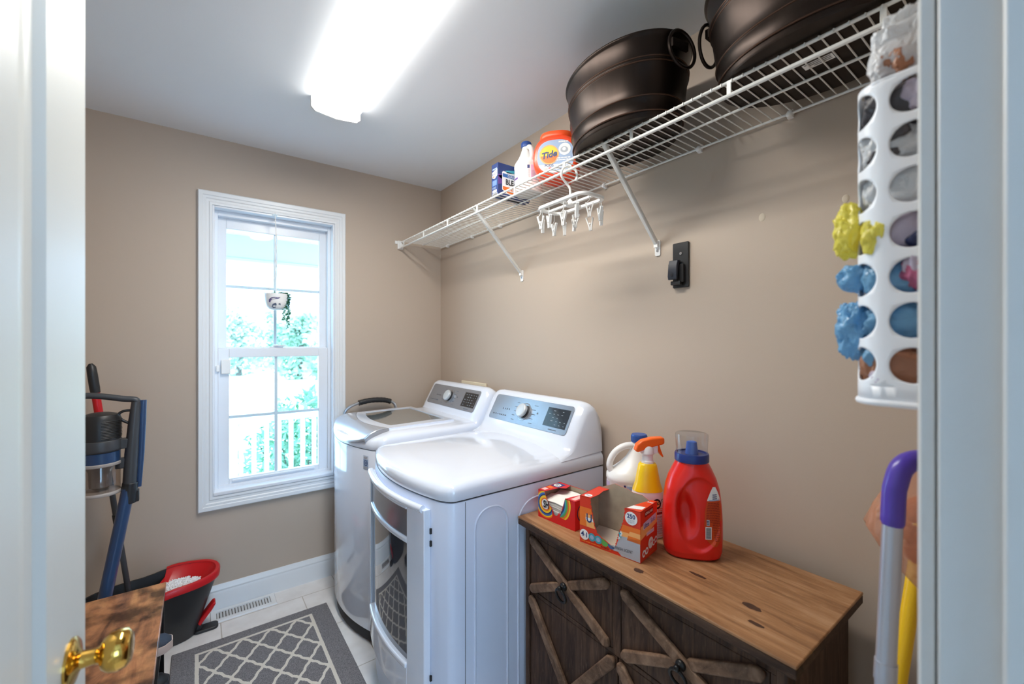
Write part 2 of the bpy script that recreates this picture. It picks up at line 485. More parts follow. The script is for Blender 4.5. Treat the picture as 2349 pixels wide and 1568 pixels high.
mb = MB(); mb.box((XL - 0.12, -0.03, -0.1), (XR + 0.12, YB + 0.16, 0.0)); structure(mb.build('floor', M_TILE), 'pale beige ceramic tile floor')
mb = MB(); mb.box((XL - 0.12, -0.03, H), (XR + 0.12, YB + 0.16, H + 0.1)); structure(mb.build('ceiling', M_CEIL), 'white painted ceiling')
mb = MB()
mb.box((XL - 0.12, YB, 0), (WX0, YB + 0.16, H)); mb.box((WX1, YB, 0), (XR + 0.12, YB + 0.16, H))
mb.box((WX0, YB, 0), (WX1, YB + 0.16, WZ0)); mb.box((WX0, YB, WZ1), (WX1, YB + 0.16, H))
structure(mb.build('wall_back', M_WALL), 'tan painted wall with the window')
mb = MB(); mb.box((XR, YF, 0), (XR + 0.12, YB, H)); structure(mb.build('wall_right', M_WALL), 'tan painted wall behind the shelf and appliances')
mb = MB(); mb.box((XL - 0.12, YF, 0), (XL, YB, H)); structure(mb.build('wall_left', M_WALL), 'tan painted side wall')  # out of view; set farther left to cut bounced light and darken corners
mb = MB()
mb.box((XL - 0.12, -0.02, 0), (DX0 - 0.02, YF, H)); mb.box((DX1 + 0.02, -0.02, 0), (XR + 0.12, YF, H))
mb.box((DX0 - 0.02, -0.02, DZ + 0.02), (DX1 + 0.02, YF, H))
structure(mb.build('wall_front', M_WALL), 'tan painted wall around the doorway')
# hall behind the camera: floor, ceiling and side walls, out of view
mb = MB(); mb.box((-1.3, -2.2, -0.1), (1.6, -0.03, 0.0)); structure(mb.build('floor_hall', mat('hall_floor', rgb(170, 150, 128), 0.4, var=0.15)))
mb = MB(); mb.box((-1.3, -2.2, H), (1.6, -0.03, H + 0.1)); structure(mb.build('ceiling_hall', M_CEIL))
mb = MB(); mb.box((-1.4, -2.2, 0), (-1.3, -0.03, H)); structure(mb.build('wall_hall_left', M_TRIM))
mb = MB(); mb.box((1.6, -2.2, 0), (1.7, -0.03, H)); structure(mb.build('wall_hall_right', M_TRIM))
# unseen hall end wall, added; its invented opening meters in bluish sky light
mb = MB(); mb.box((-1.4, -2.3, 0), (-0.45, -2.2, H)); mb.box((0.95, -2.3, 0), (1.7, -2.2, H)); mb.box((-0.45, -2.3, 0), (0.95, -2.2, 0.75)); mb.box((-0.45, -2.3, 2.05), (0.95, -2.2, H))
structure(mb.build('wall_hall_end_added', M_TRIM))

# baseboards
def baseboard(name, p0, p1, nrm):
    prof = [(0, 0), (0.014, 0), (0.014, 0.085), (0.011, 0.095), (0.012, 0.104), (0.007, 0.118), (0.004, 0.128), (0, 0.128)]
    n = Vector(nrm); mb = MB()
    rings = [[Vector(p) + n * d + Vector((0, 0, z)) for d, z in prof] for p in (p0, p1)]
    mb.loft(rings); structure(mb.build(name, M_TRIM, smooth=20), 'white moulded baseboard')
baseboard('baseboard_back', (XL, YB, 0), (XR, YB, 0), (0, -1, 0))
baseboard('baseboard_right', (XR, YF, 0), (XR, YB - 0.015, 0), (-1, 0, 0))
baseboard('baseboard_left', (XL, YF, 0), (XL, YB - 0.015, 0), (1, 0, 0))

# doorway trim: jambs, stop and casing
M_JAMB = mat('jamb_paint', rgb(206, 205, 202), 0.38, spec=0.45)
def side_trim(name, s, xj):
    """s=+1 right jamb, -1 left jamb; xj = jamb face"""
    t = frame_empty(name, (xj, 0.04, 0))
    mb = MB(); mb.box((xj, -0.03, 0), (xj + s * 0.02, 0.0866, DZ + 0.02)); mb.build('jamb', M_JAMB, t, bevel=0.002)
    mb = MB(); mb.box((xj - s * 0.012, -0.005, 0), (xj, 0.0435, DZ)); mb.build('door_stop', M_JAMB, t, bevel=0.003)
    xa = xj + s * 0.007
    prof = [(0, 0), (0, 0.010), (0.004, 0.013), (0.022, 0.0125), (0.028, 0.015), (0.050, 0.017), (0.057, 0.017), (0.057, 0)]
    mb = MB()
    mb.loft([[(xa + s * a, 0.0866 + 0.003 + b, z) for a, b in prof] for z in (0, DZ + 0.06)]); mb.build('casing', M_JAMB, t, smooth=20)
    return t
structure(side_trim('trim_1', 1, 0.585), 'white painted right door jamb with stop and casing')
structure(side_trim('trim_2', -1, -0.228), 'white painted left door jamb with stop and casing')
mb = MB(); mb.box((DX0 - 0.06, 0.0866, DZ), (DX1 + 0.06, 0.105, DZ + 0.06)); mb.box((DX0, -0.03, DZ), (DX1, 0.0866, DZ + 0.02))
structure(mb.build('trim_3', M_TRIM), 'white head casing over the doorway')

# open door leaf with a brass knob
def build_door():
    E = Vector((-0.141, 0.930, 0)); K = Vector((-0.147, 0.868, 0))
    d = (E - K).normalized()                     # towards the free edge
    nrm = Vector((d.y, -d.x, 0))                 # visible face, towards +x
    W = 0.80
    hinge = E - d * W
    root = frame_empty('door_1', tuple(hinge)); structure(root, 'white panelled door standing open at the left')
    def P(a, z, o): return hinge + d * a + nrm * o + Vector((0, 0, z))
    mb = MB()
    # stiles and rails at full thickness, panels recessed with a moulded slope
    def slab(a0, a1, z0, z1, o0=-0.035, o1=0.0):
        v = [P(a, z, o) for o in (o0, o1) for (a, z) in ((a0, z0), (a1, z0), (a1, z1), (a0, z1))]
        mb.add(v, [(0, 3, 2, 1), (4, 5, 6, 7), (0, 1, 5, 4), (1, 2, 6, 5), (2, 3, 7, 6), (3, 0, 4, 7)])
    st = 0.143
    zs = [(0.01, 0.22), (0.72, 0.88), (1.92, 2.04)]
    slab(0, 0.11, 0.01, 2.04); slab(W - st, W, 0.01, 2.04)
    for a, b in zs: slab(0.11, W - st, a, b)
    for z0, z1 in ((0.22, 0.72), (0.88, 1.92)):
        a0, a1 = 0.11, W - st
        prof = [(0.0, -0.0), (0.012, -0.009), (0.030, -0.010), (0.065, -0.003), (0.066, -0.003)]
        rings = [[P(a0 + i, z0 + i, o), P(a1 - i, z0 + i, o), P(a1 - i, z1 - i, o), P(a0 + i, z1 - i, o)] for i, o in prof]
        rb = [[P(a0 + i, z0 + i, -0.035 - o), P(a1 - i, z0 + i, -0.035 - o), P(a1 - i, z1 - i, -0.035 - o), P(a0 + i, z1 - i, -0.035 - o)] for i, o in prof]
        mb.loft(rings, cap0=False); mb.loft([r[::-1] for r in rb], cap0=False)
    mb.build('door_leaf', mat('door_paint', rgb(200, 203, 200), 0.4), root, smooth=0)
    kb = MB()
    c = hinge + d * (W - 0.062) + Vector((0, 0, 0.925))
    kq = [(0.033, 0.0), (0.033, 0.003), (0.029, 0.006), (0.018, 0.009), (0.012, 0.012), (0.0105, 0.026), (0.013, 0.032), (0.022, 0.036),
          (0.0275, 0.044), (0.0285, 0.053), (0.026, 0.062), (0.020, 0.067), (0.012, 0.0685), (0.0005, 0.069)]
    for sg, base in ((1, 0.0), (-1, -0.035)):
        rings = []
        for r, h in kq:
            rings.append([c + nrm * (base + sg * h) + (d * math.cos(t) + Vector((0, 0, 1)) * math.sin(t)) * r for t in [2*PI*k/32 for k in range(32)]])
        kb.loft(rings)
    ko = kb.build('door_knob', M_BRASS, root, smooth=50); ko['label'] = 'polished brass knob'
    lb = MB(); v = [P(W + 0.0006, z, o) for o in (-0.028, -0.006) for z in (0.87, 0.98)]
    lb.add(v, [(0, 1, 3, 2)]); lb.build('latch_plate', M_BRASS, root, smooth=0)
build_door()

# ================================================================ WINDOW
def build_window():
    w = frame_empty('window_1', ((WX0 + WX1) / 2, YB, WZ0)); structure(w, 'white double-hung window with colonial grilles')
    # casing with stepped profile mitred round the opening
    prof = [(0.0, 0.0), (0.0, 0.012), (0.010, 0.014), (0.014, 0.011), (0.024, 0.012), (0.028, 0.016), (0.038, 0.0165), (0.041, 0.020), (0.056, 0.021), (0.060, 0.017), (0.0605, 0.0)]
    sg = [(-1, -1), (1, -1), (1, 1), (-1, 1)]
    cor = [(WX0, WZ0), (WX1, WZ0), (WX1, WZ1), (WX0, WZ1)]
    mb = MB()
    rings = [[(cx + sx * a * 1.0, YB - d, cz + sz * a * 1.12) for a, d in prof] for (cx, cz), (sx, sz) in zip(cor, sg)]
    mb.loft(rings, cap0=False, cap1=False, loop=True)
    mb.build('casing', M_TRIM, w, smooth=20)
    # jamb liner (deep box round the opening)
    mb = MB()
    def ringbox(x0, x1, z0, z1, t, y0, y1, m=0, tb=None):
        tb = t if tb is None else tb
        mb.box((x0, y0, z0), (x0 + t, y1, z1), m); mb.box((x1 - t, y0, z0), (x1, y1, z1), m)
        mb.box((x0 + t, y0, z0), (x1 - t, y1, z0 + tb), m); mb.box((x0 + t, y0, z1 - tb), (x1 - t, y1, z1), m)
    ringbox(WX0, WX1, WZ0, WZ1, 0.010, YB - 0.006, YB + 0.15)
    mb.build('jamb_liner', M_VINYL, w, bevel=0.002)
    mb = MB(); ringbox(WX0 + 0.010, WX1 - 0.010, WZ0 + 0.010, WZ1 - 0.010, 0.016, YB + 0.05, YB + 0.15, tb=0.026)
    mb.build('window_frame', M_VINYL, w, bevel=0.002)
    mb = MB(); mb.box((WX0 + 0.004, YB - 0.012, WZ0 + 0.002), (WX1 - 0.004, YB + 0.055, WZ0 + 0.022)); mb.build('sill', M_VINYL, w, bevel=0.005, seg=3)
    def sash(name, x0, x1, z0, z1, y0, y1, st, bot, top, zm, glass):
        mb = MB()
        mb.box((x0, y0, z0), (x0 + st, y1, z1)); mb.box((x1 - st, y0, z0), (x1, y1, z1))
        mb.box((x0 + st, y0, z0), (x1 - st, y1, z0 + bot)); mb.box((x0 + st, y0, z1 - top), (x1 - st, y1, z1))
        s = mb.build(name, M_VINYL, w, bevel=0.0025)
        gx0, gx1, gz0, gz1 = x0 + st, x1 - st, z0 + bot, z1 - top
        ym = (y0 + y1) / 2
        g = MB(); g.box((gx0 - 0.004, ym - 0.008, gz0 - 0.004), (gx1 + 0.004, ym - 0.005, gz1 + 0.004))
        g.build('glass', glassy('window_glass', (0.95, 0.99, 1.0, 1), 0.012), s, smooth=0)
        mm = MB(); xm = (gx0 + gx1) / 2
        mm.box((xm - 0.008, ym - 0.003, gz0), (xm + 0.008, ym + 0.003, gz1)); mm.box((gx0, ym - 0.0026, zm - 0.008), (gx1, ym + 0.0026, zm + 0.008))
        mm.build('grille', M_VINYL, s, bevel=0.002)
        return s
    sash('upper_sash', 0.0868, 0.6342, 1.318, 2.0565, YB + 0.092, YB + 0.122, 0.039, 0.040, 0.056, 1.690, True)
    lo = sash('lower_sash', 0.0868, 0.6342, 0.612, 1.352, YB + 0.058, YB + 0.088, 0.050, 0.040, 0.050, 0.980, True)
    mb = MB(); mb.box((0.150, YB + 0.046, 0.636), (0.560, YB + 0.058, 0.646)); mb.build('lift_rail', M_VINYL, lo, bevel=0.003)
    mb = MB(); mb.box((0.325, YB + 0.060, 1.352), (0.395, YB + 0.086, 1.360)); mb.lathe([(0.016, 0), (0.016, 0.008), (0.006, 0.012)], (0.36, YB + 0.073, 1.360), 16)
    mb.box((0.352, YB + 0.050, 1.361), (0.412, YB + 0.062, 1.369)); mb.build('sash_lock', M_VINYL, lo, bevel=0.002)
    mb = MB(); mb.box((0.100, YB + 0.040, 1.215), (0.142, YB + 0.058, 1.292)); mb.box((0.078, YB + 0.036, 1.228), (0.094, YB + 0.058, 1.262))
    so = mb.build('sash_stop', M_WHITEP, lo, bevel=0.004); so['label'] = 'small white clip-on sash stop'
build_window()

# ================================================================ OUTSIDE THE WINDOW
rng = random.Random(7)
M_SIDING = mat('porch_white', rgb(232, 236, 240), 0.5)
M_LEAF1 = mat('leaf_light', rgb(222, 228, 205), 0.6, var=0.3, vscale=0.6)
M_LEAF2 = mat('leaf_dark', rgb(168, 196, 172), 0.6, var=0.3, vscale=0.6)
M_BUSHL = mat('bush_leaf', rgb(150, 192, 160), 0.5, var=0.35, vscale=5)
M_BARK = mat('bark', rgb(110, 98, 88), 0.9)
M_GRASS = mat('meadow_grass', rgb(226, 224, 200), 0.9, var=0.15, vscale=0.4)
mb = MB(); mb.box((-60, 4.75, -0.75), (80, 160, -0.55)); structure(mb.build('ground', M_GRASS), 'pale sunlit meadow beyond the porch')
mb = MB(); mb.box((-3, YB + 0.16, -0.25), (5, 4.62, -0.12)); structure(mb.build('floor_porch', mat('porch_floor', rgb(176, 178, 180), 0.6)), 'porch floor')
mb = MB(); mb.box((-3, YB + 0.16, 2.34), (5, 4.75, 2.40))
for i in range(52):
    x = -3 + i * 0.155
    mb.box((x, YB + 0.16, 2.336), (x + 0.006, 4.50, 2.342))
structure(mb.build('ceiling_porch', M_SIDING, smooth=0), 'white soffit panels over the porch')
mb = MB(); mb.box((-3, 4.50, 2.125), (5, 4.66, 2.34)); mb.box((-3, 4.485, 2.11), (5, 4.675, 2.132))
structure(mb.build('trim_4', mat('porch_beam_shaded', rgb(190, 184, 182), 0.5), smooth=0), 'pale porch beam under the soffit')  # beam colour darkened to carry its shade against the bright soffit
rail = thing('porch_railing', 'white porch railing with slim balusters outside the window', 'railing', (0.6, 4.5, -0.12))
mb = MB(); mb.box((-2.5, 4.46, 0.655), (4.5, 4.54, 0.708)); mb.build('top_rail', M_SIDING, rail, bevel=0.006)
mb = MB(); mb.box((-2.5, 4.475, 0.0), (4.5, 4.525, 0.04)); mb.build('bottom_rail', M_SIDING, rail, bevel=0.004)
bal = None
for i in range(-8, 22):
    x = 0.312 + i * 0.101
    if x < -0.1 or x > 1.5: continue
    mb = MB(); mb.box((x - 0.018, 4.482, 0.03), (x + 0.018, 4.518, 0.66)); mb.build('baluster', M_SIDING, rail, bevel=0.003)
mb = MB(); mb.box((0.195, 4.45, -0.12), (0.285, 4.55, 0.66)); mb.build('railing_post', M_SIDING, rail, bevel=0.005)

def leaf_quads(mb, c, s, n, L, W, up=0.3, m=0, rg=rng):
    for _ in range(n):
        while True:
            p = Vector((rg.uniform(-1, 1), rg.uniform(-1, 1), rg.uniform(-1, 1)))
            if 0.25 < p.length < 1: break
        q = Vector((c[0] + p.x * s[0], c[1] + p.y * s[1], c[2] + p.z * s[2]))
        d = Vector((rg.uniform(-1, 1), rg.uniform(-1, 1), rg.uniform(-0.6, 0.6 + up))).normalized()
        w = d.cross(Vector((rg.uniform(-1, 1), rg.uniform(-1, 1), rg.uniform(-1, 1)))).normalized()
        l = L * rg.uniform(0.6, 1.3); ww = W * rg.uniform(0.6, 1.2); k = d.cross(w) * l * 0.12
        mb.add([q, q + d * l * 0.4 + w * ww + k, q + d * l, q + d * l * 0.4 - w * ww + k], [(0, 1, 2, 3)], m)
# leafy bush just beyond the railing
bush = thing('garden_bush', 'leafy green bush growing against the porch railing', 'bush', (0.9, 5.15, -0.55))
mb = MB()
for cx, cz, sx, sz, n in ((0.62, 0.05, 0.30, 0.45, 420), (0.95, 0.25, 0.42, 0.55, 900), (1.30, 0.25, 0.38, 0.55, 600), (0.85, -0.25, 0.6, 0.35, 500), (0.72, 0.62, 0.06, 0.16, 50), (1.02, 0.72, 0.10, 0.14, 90)):
    leaf_quads(mb, (cx, 5.15, cz), (sx, 0.38, sz), n, 0.11, 0.022, 0.5)
mb.build('foliage', M_BUSHL, bush, smooth=0)
mb = MB()
for i in range(9):
    a = i * 0.7; mb.tube([(0.9 + 0.05 * math.cos(a), 5.15 + 0.05 * math.sin(a), -0.55), (0.9 + 0.4 * math.cos(a), 5.15 + 0.25 * math.sin(a), 0.3)], [0.01, 0.005], 6)
mb.build('stem', M_BARK, bush)
# far trees and shrubs at the edge of the meadow
def make_tree(seed, x, y, h, wd, label, m):
    rg = random.Random(seed)
    t = thing('far_tree', label, 'tree', (x, y, -0.55), group='trees beyond the meadow')
    mb = MB()
    for k in range(11):
        a = rg.uniform(0, 2 * PI); r = rg.uniform(0, 0.75) * wd
        cz = rg.uniform(0.25, 0.85) * h
        s = wd * rg.uniform(0.32, 0.5)
        leaf_quads(mb, (x + r * math.cos(a), y + r * math.sin(a), -0.55 + cz), (s, s, s * 0.8), 130, 0.34, 0.10, 0.2, 0 if rg.random() < 0.6 else 1, rg)
    leaf_quads(mb, (x, y, -0.55 + h * 0.22), (wd, wd * 0.6, h * 0.22), 330, 0.42, 0.12, 0.3, 1, rg)
    mb.build('foliage', m, t, smooth=0)
    mb = MB(); mb.tube([(x, y, -0.55), (x + 0.1, y, h * 0.35), (x, y, h * 0.7)], [0.16, 0.12, 0.05], 8); mb.build('trunk', M_BARK, t)
for a in ((1, 1.9, 29, 4.3, 1.7, 'pale tree at the left edge of the window view', (M_LEAF1, M_LEAF2)),
          (2, 4.6, 36, 4.9, 1.7, 'rounded tree just left of the window grille', (M_LEAF1, M_LEAF2)),
          (3, 4.3, 24.5, 4.0, 1.5, 'bushy tree behind the hanging planter', (M_LEAF1, M_LEAF2)),
          (4, 7.5, 32.5, 4.9, 1.7, 'tall rounded tree right of the hanging planter', (M_LEAF2, M_LEAF1)),
          (5, 5.1, 20.5, 3.9, 1.2, 'dense tree at the right edge of the window view', (M_LEAF1, M_LEAF2))):
    make_tree(*a)

# ================================================================ CEILING LAMP
def build_lamp():
    x0, x1, y0, y1 = 0.389, 0.598, 0.758, 1.978
    t = thing('ceiling_light', 'long wraparound fluorescent ceiling lamp, switched on', 'ceiling light', ((x0 + x1) / 2, (y0 + y1) / 2, H))
    xm = (x0 + x1) / 2
    mb = MB(); mb.box((x0 + 0.03, y0 + 0.004, H - 0.016), (x1 - 0.03, y1 - 0.004, H - 0.0005)); mb.build('housing', M_WHITEP, t)
    prof = [(x0 + 0.012, H - 0.004), (x0 + 0.010, H - 0.030), (x0 + 0.020, H - 0.050), (x0 + 0.050, H - 0.060), (xm, H - 0.064), (x1 - 0.050, H - 0.060), (x1 - 0.020, H - 0.050), (x1 - 0.010, H - 0.030), (x1 - 0.012, H - 0.004)]
    mb = MB(); mb.loft([[(x, y, z) for x, z in prof[2:-2]] for y in (y0 + 0.01, y1 - 0.01)], closed=False, cap0=False, cap1=False)
    do = mb.build('diffuser', emit('lamp_diffuser', (1.0, 0.965, 0.905, 1), LAMP), t)
    for sg, xs in ((0, prof[:3]), (1, prof[-3:])):
        mb = MB(); mb.loft([[(x, y, z) for x, z in xs] for y in (y0 + 0.01, y1 - 0.01)], closed=False, cap0=False, cap1=False); mb.build('diffuser_side', emit('lamp_diffuser_side', (1.0, 0.965, 0.905, 1), LAMP * 0.17), do)
    cap = [(x0, H - 0.001), (x0, H - 0.046), (x0 + 0.018, H - 0.062), (xm, H - 0.071), (x1 - 0.018, H - 0.062), (x1, H - 0.046), (x1, H - 0.001)]
    for ya, yb in ((y0, y0 + 0.012), (y1 - 0.012, y1)):
        mb = MB(); mb.loft([[(x, y, z) for x, z in cap] for y in (ya, yb)]); mb.build('end_cap', M_WHITEP, t, bevel=0.002)
build_lamp()

# ================================================================ WIRE SHELF
SX0, SX1, SZ = 1.066, 1.352, 2.035
SY0, SY1 = 0.118, 2.655
def build_shelf():
    t = thing('wire_shelf', 'long white wire shelf along the right wall', 'shelf', (XR, 1.38, SZ))
    mb = MB()
    y = SY0 + 0.01
    while y < SY1:
        mb.tube([(SX1 + 0.004, y, SZ + 0.004), (SX0 + 0.004, y, SZ + 0.004), (SX0 - 0.004, y, SZ + 0.001), (SX0 - 0.004, y, SZ - 0.006)], 0.0019, 6)
        y += 0.0262
    mb.build('deck_wire', M_WIRE, t)
    for nm, x, z, r in (('front_rail', SX0, SZ - 0.001, 0.0040), ('middle_rail', 1.215, SZ - 0.001, 0.0034), ('back_rail', SX1, SZ - 0.001, 0.0036), ('hang_rail', SX0 - 0.002, SZ - 0.036, 0.0052)):
        mb = MB(); mb.cyl((x, SY0, z), (x, SY1, z), r, n=10); mb.build(nm, M_WIRE, t)
    for k in range(9):
        y = 0.2315 + 0.2965 * k
        if y > SY1: break
        mb = MB(); mb.box((SX0 - 0.004, y - 0.0055, SZ - 0.036), (SX0 + 0.000, y + 0.0055, SZ + 0.002)); mb.build('rail_link', M_WIRE, t, bevel=0.001)
    for y in (0.25, 0.50, 0.772, 1.185, 1.60, 1.94, 2.24, 2.56):
        mb = MB(); mb.box((SX1 + 0.002, y - 0.007, SZ - 0.012), (XR - 0.0005, y + 0.007, SZ + 0.010)); mb.ball((SX1 - 0.002, y, SZ - 0.003), 0.0095, 10)
        mb.build('wall_clip', M_WHITEP, t)
    mb = MB()
    mb.box((1.050, YB - 0.018, 1.992), (1.084, YB - 0.0005, 2.046)); mb.box((1.034, YB - 0.006, 2.026), (1.056, YB - 0.0005, 2.046)); mb.box((1.056, YB - 0.034, 1.994), (1.078, YB - 0.018, 2.040))
    mb.cyl((1.042, YB - 0.008, 2.036), (1.042, YB - 0.004, 2.036), 0.004, n=10)
    mb.build('end_bracket', M_WHITEP, t, bevel=0.003)
    for y in (0.938, 1.752):
        p0 = Vector((SX0 + 0.004, y, SZ + 0.000)); p1 = Vector((XR - 0.012, y, 1.748)); d = (p1 - p0).normalized()
        b = MB()
        n = Vector((d.z, 0, -d.x))
        a = 0.0075
        q = [(-a, -a), (a, -a), (a, a), (-a, a)]
        b.loft([[p + Vector((0, u, 0)) + n * v for u, v in q] for p in (p0, p1)])
        br = b.build('support_brace', M_WIRE, t, bevel=0.003)
        f = MB(); fn = plane_fn((XR - 0.0005, y, 1.733), (0, -1, 0), (0, 0, 1), (-1, 0, 0))
        f.prism(rrect(-0.011, -0.030, 0.011, 0.028, 0.006), fn, 0.0, 0.004)
        f.prism([(-0.008, 0.0), (0.008, 0.0), (0.008, 0.022), (-0.008, 0.022)], fn, 0.004, 0.016)
        fo = f.build('foot_plate', M_WHITEP, br)
        s_ = MB(); s_.prism(circle(0, -0.012, 0.0045, 14), fn, 0.004, 0.0062); s_.prism([(-0.003, -0.0127), (0.003, -0.0127), (0.003, -0.0113), (-0.003, -0.0113)], fn, 0.0062, 0.0064)
        s_.build('screw', M_STEEL, br)
build_shelf()

# ---------------------------------------------------------------- bronze tubs
DECK = SZ + 0.0065
def build_tub(label, cx, cy, a, b, h, s, turn=0.0):
    TT = Matrix.Translation((cx, cy, 0)) @ Matrix.Rotation(math.radians(turn), 4, 'Z') @ Matrix.Translation((-cx, -cy, 0))
    t = thing('metal_tub', label, 'tub', (cx, cy, DECK), group='bronze tubs on the wire shelf')
    base = [(s * 0.985, 0.0), (s, 0.006), (s + 0.002, 0.012), (s + 0.012, 0.016), (s + 0.006, 0.021)]
    def k(z): return s + (1 - s) * z / h
    prof = list(base)
    def rib(z):
        return [(k(z - 0.005), z - 0.005), (k(z) + 0.007, z - 0.0025), (k(z) + 0.007, z + 0.0025), (k(z + 0.005), z + 0.005)]
    prof += rib(0.058) + [(k(0.062 + 0.02), 0.082)] + rib(h * 0.66) + rib(h * 0.66 + 0.0115)
    prof += [(k(h - 0.012), h - 0.012), (k(h) + 0.004, h - 0.008), (k(h) + 0.024, h - 0.004), (k(h) + 0.026, h), (k(h) + 0.012, h + 0.003), (k(h) - 0.012, h - 0.002), (k(h * 0.5) - 0.016, h * 0.5), (s - 0.02, 0.012), (0.01, 0.008)]
    mb = MB(TT); mb.lathe(prof, (cx, cy, DECK), 96, sx=b, sy=a); mb.build('tub_body', M_BRONZE, t, smooth=60)
    for z in (0.058, h * 0.66, h * 0.66 + 0.0115, 0.0165):
        q = k(z) + (0.007 if z > 0.03 else 0.008)
        rb = MB(TT); rb.tube([(cx + b * q * math.cos(a_), cy + a * q * math.sin(a_), DECK + z) for a_ in [2 * PI * i / 96 for i in range(96)]], 0.0022, 8, closed=True); rb.build('rolled_rib', M_BRONZE_EDGE, t)
    for sg in (1, -1):
        yy = cy + sg * (a * k(h * 0.80)); z0 = DECK + h * 0.84
        m2 = MB(TT)
        m2.box((cx - 0.030, yy - 0.006, z0 - 0.012), (cx + 0.030, yy + 0.014 * sg, z0 + 0.012))
        r = 0.052
        pts = [(cx + r * math.cos(q) * 0.95, yy + sg * (0.014 + 0.010 * (1 - math.sin(q)) * 0.5), z0 - 0.018 + r * math.sin(q) * 1.05) for q in [2 * PI * i / 28 for i in range(28)]]
        m2.tube(pts, 0.0048, 8, closed=True)
        ho = m2.build('ring_handle', M_BRONZE, t)
    sk = MB(TT); fn = plane_fn((cx, cy, DECK - 0.0004), (0, 1, 0), (1, 0, 0), (0, 0, -1))
    sk.rect(-0.03, -0.013, 0.03, 0.013, fn, 0)
    for i in range(3): sk.rect(-0.026, -0.010 + i * 0.007, 0.026 - 0.008 * i, -0.007 + i * 0.007, plane_fn((cx, cy, DECK - 0.0008), (0, 1, 0), (1, 0, 0), (0, 0, -1)), 1)
    sk.build('barcode_sticker', [M_WHITEP, M_BLACKP], t, smooth=0)
    return t
build_tub('dark bronze oval tub with ring handles, beside the orange detergent tub', 1.150, 0.920, 0.232, 0.170, 0.228, 0.872, -11)
build_tub('dark bronze oval tub nearest the doorway, above the bag dispenser', 1.168, 0.372, 0.252, 0.182, 0.240, 0.866)

# ---------------------------------------------------------------- packages: shared pieces
C_NAVY = mat('print_navy', rgb(34, 58, 118), 0.45); C_BLUE = mat('print_blue', rgb(60, 110, 178), 0.45); C_WHITE = mat('print_white', rgb(240, 240, 240), 0.5)
C_ORANGE = mat('print_orange', rgb(238, 120, 40), 0.45); C_RED = mat('print_red', rgb(214, 30, 34), 0.4); C_YELLOW = mat('print_yellow', rgb(250, 206, 40), 0.45)
C_GREEN = mat('print_green', rgb(96, 172, 88), 0.45); C_TEAL = mat('print_teal', rgb(72, 166, 186), 0.45); C_PURPLE = mat('print_purple', rgb(104, 66, 148), 0.45)
C_BLACK = mat('print_black', rgb(24, 24, 30), 0.5); C_PALEBL = mat('print_pale_blue', rgb(158, 180, 212), 0.45); C_GREY = mat('print_grey', rgb(178, 184, 194), 0.45)
C_LORANGE = mat('print_light_orange', rgb(248, 178, 108), 0.45); C_LAV = mat('print_lavender', rgb(206, 190, 224), 0.45); C_PINK = mat('print_pink', rgb(244, 196, 190), 0.45)
C_DRED = mat('print_dark_red', rgb(140, 30, 24), 0.45)
PAL = [C_WHITE, C_NAVY, C_BLUE, C_ORANGE, C_RED, C_YELLOW, C_GREEN, C_TEAL, C_PURPLE, C_BLACK, C_PALEBL, C_GREY, C_LORANGE, C_LAV, C_PINK, C_DRED]
WHT, NVY, BLU, ORG, RED, YEL, GRN, TEA, PUR, BLK, PBL, GRY, LOR, LAV, PNK, DRD = range(16)
def lines(mb, x0, x1, y0, y1, n, fn, m, rg, fill=0.5):
    """rows of small print"""
    for i in range(n):
        y = y1 - (y1 - y0) * (i + 0.5) / n; hh = (y1 - y0) / n * fill / 2; x = x0
        while x < x1 - 0.002:
            w = min(x1 - x, rg.uniform(0.004, 0.012) * (x1 - x0) / 0.05)
            mb.rect(x, y - hh, x + w * 0.86, y + hh, fn, m); x += w
def barcode(mb, x0, y0, x1, y1, fn, fn2, rg, horiz=False):
    mb.rect(x0, y0, x1, y1, fn, WHT)
    t = 0.06
    while t < 0.94:
        w = rg.uniform(0.02, 0.07)
        if horiz: mb.rect(x0 + 0.1 * (x1 - x0), y0 + t * (y1 - y0), x1 - 0.1 * (x1 - x0), y0 + (t + w * 0.55) * (y1 - y0), fn2, BLK)
        else: mb.rect(x0 + t * (x1 - x0), y0 + 0.1 * (y1 - y0), x0 + (t + w * 0.55) * (x1 - x0), y1 - 0.1 * (y1 - y0), fn2, BLK)
        t += w

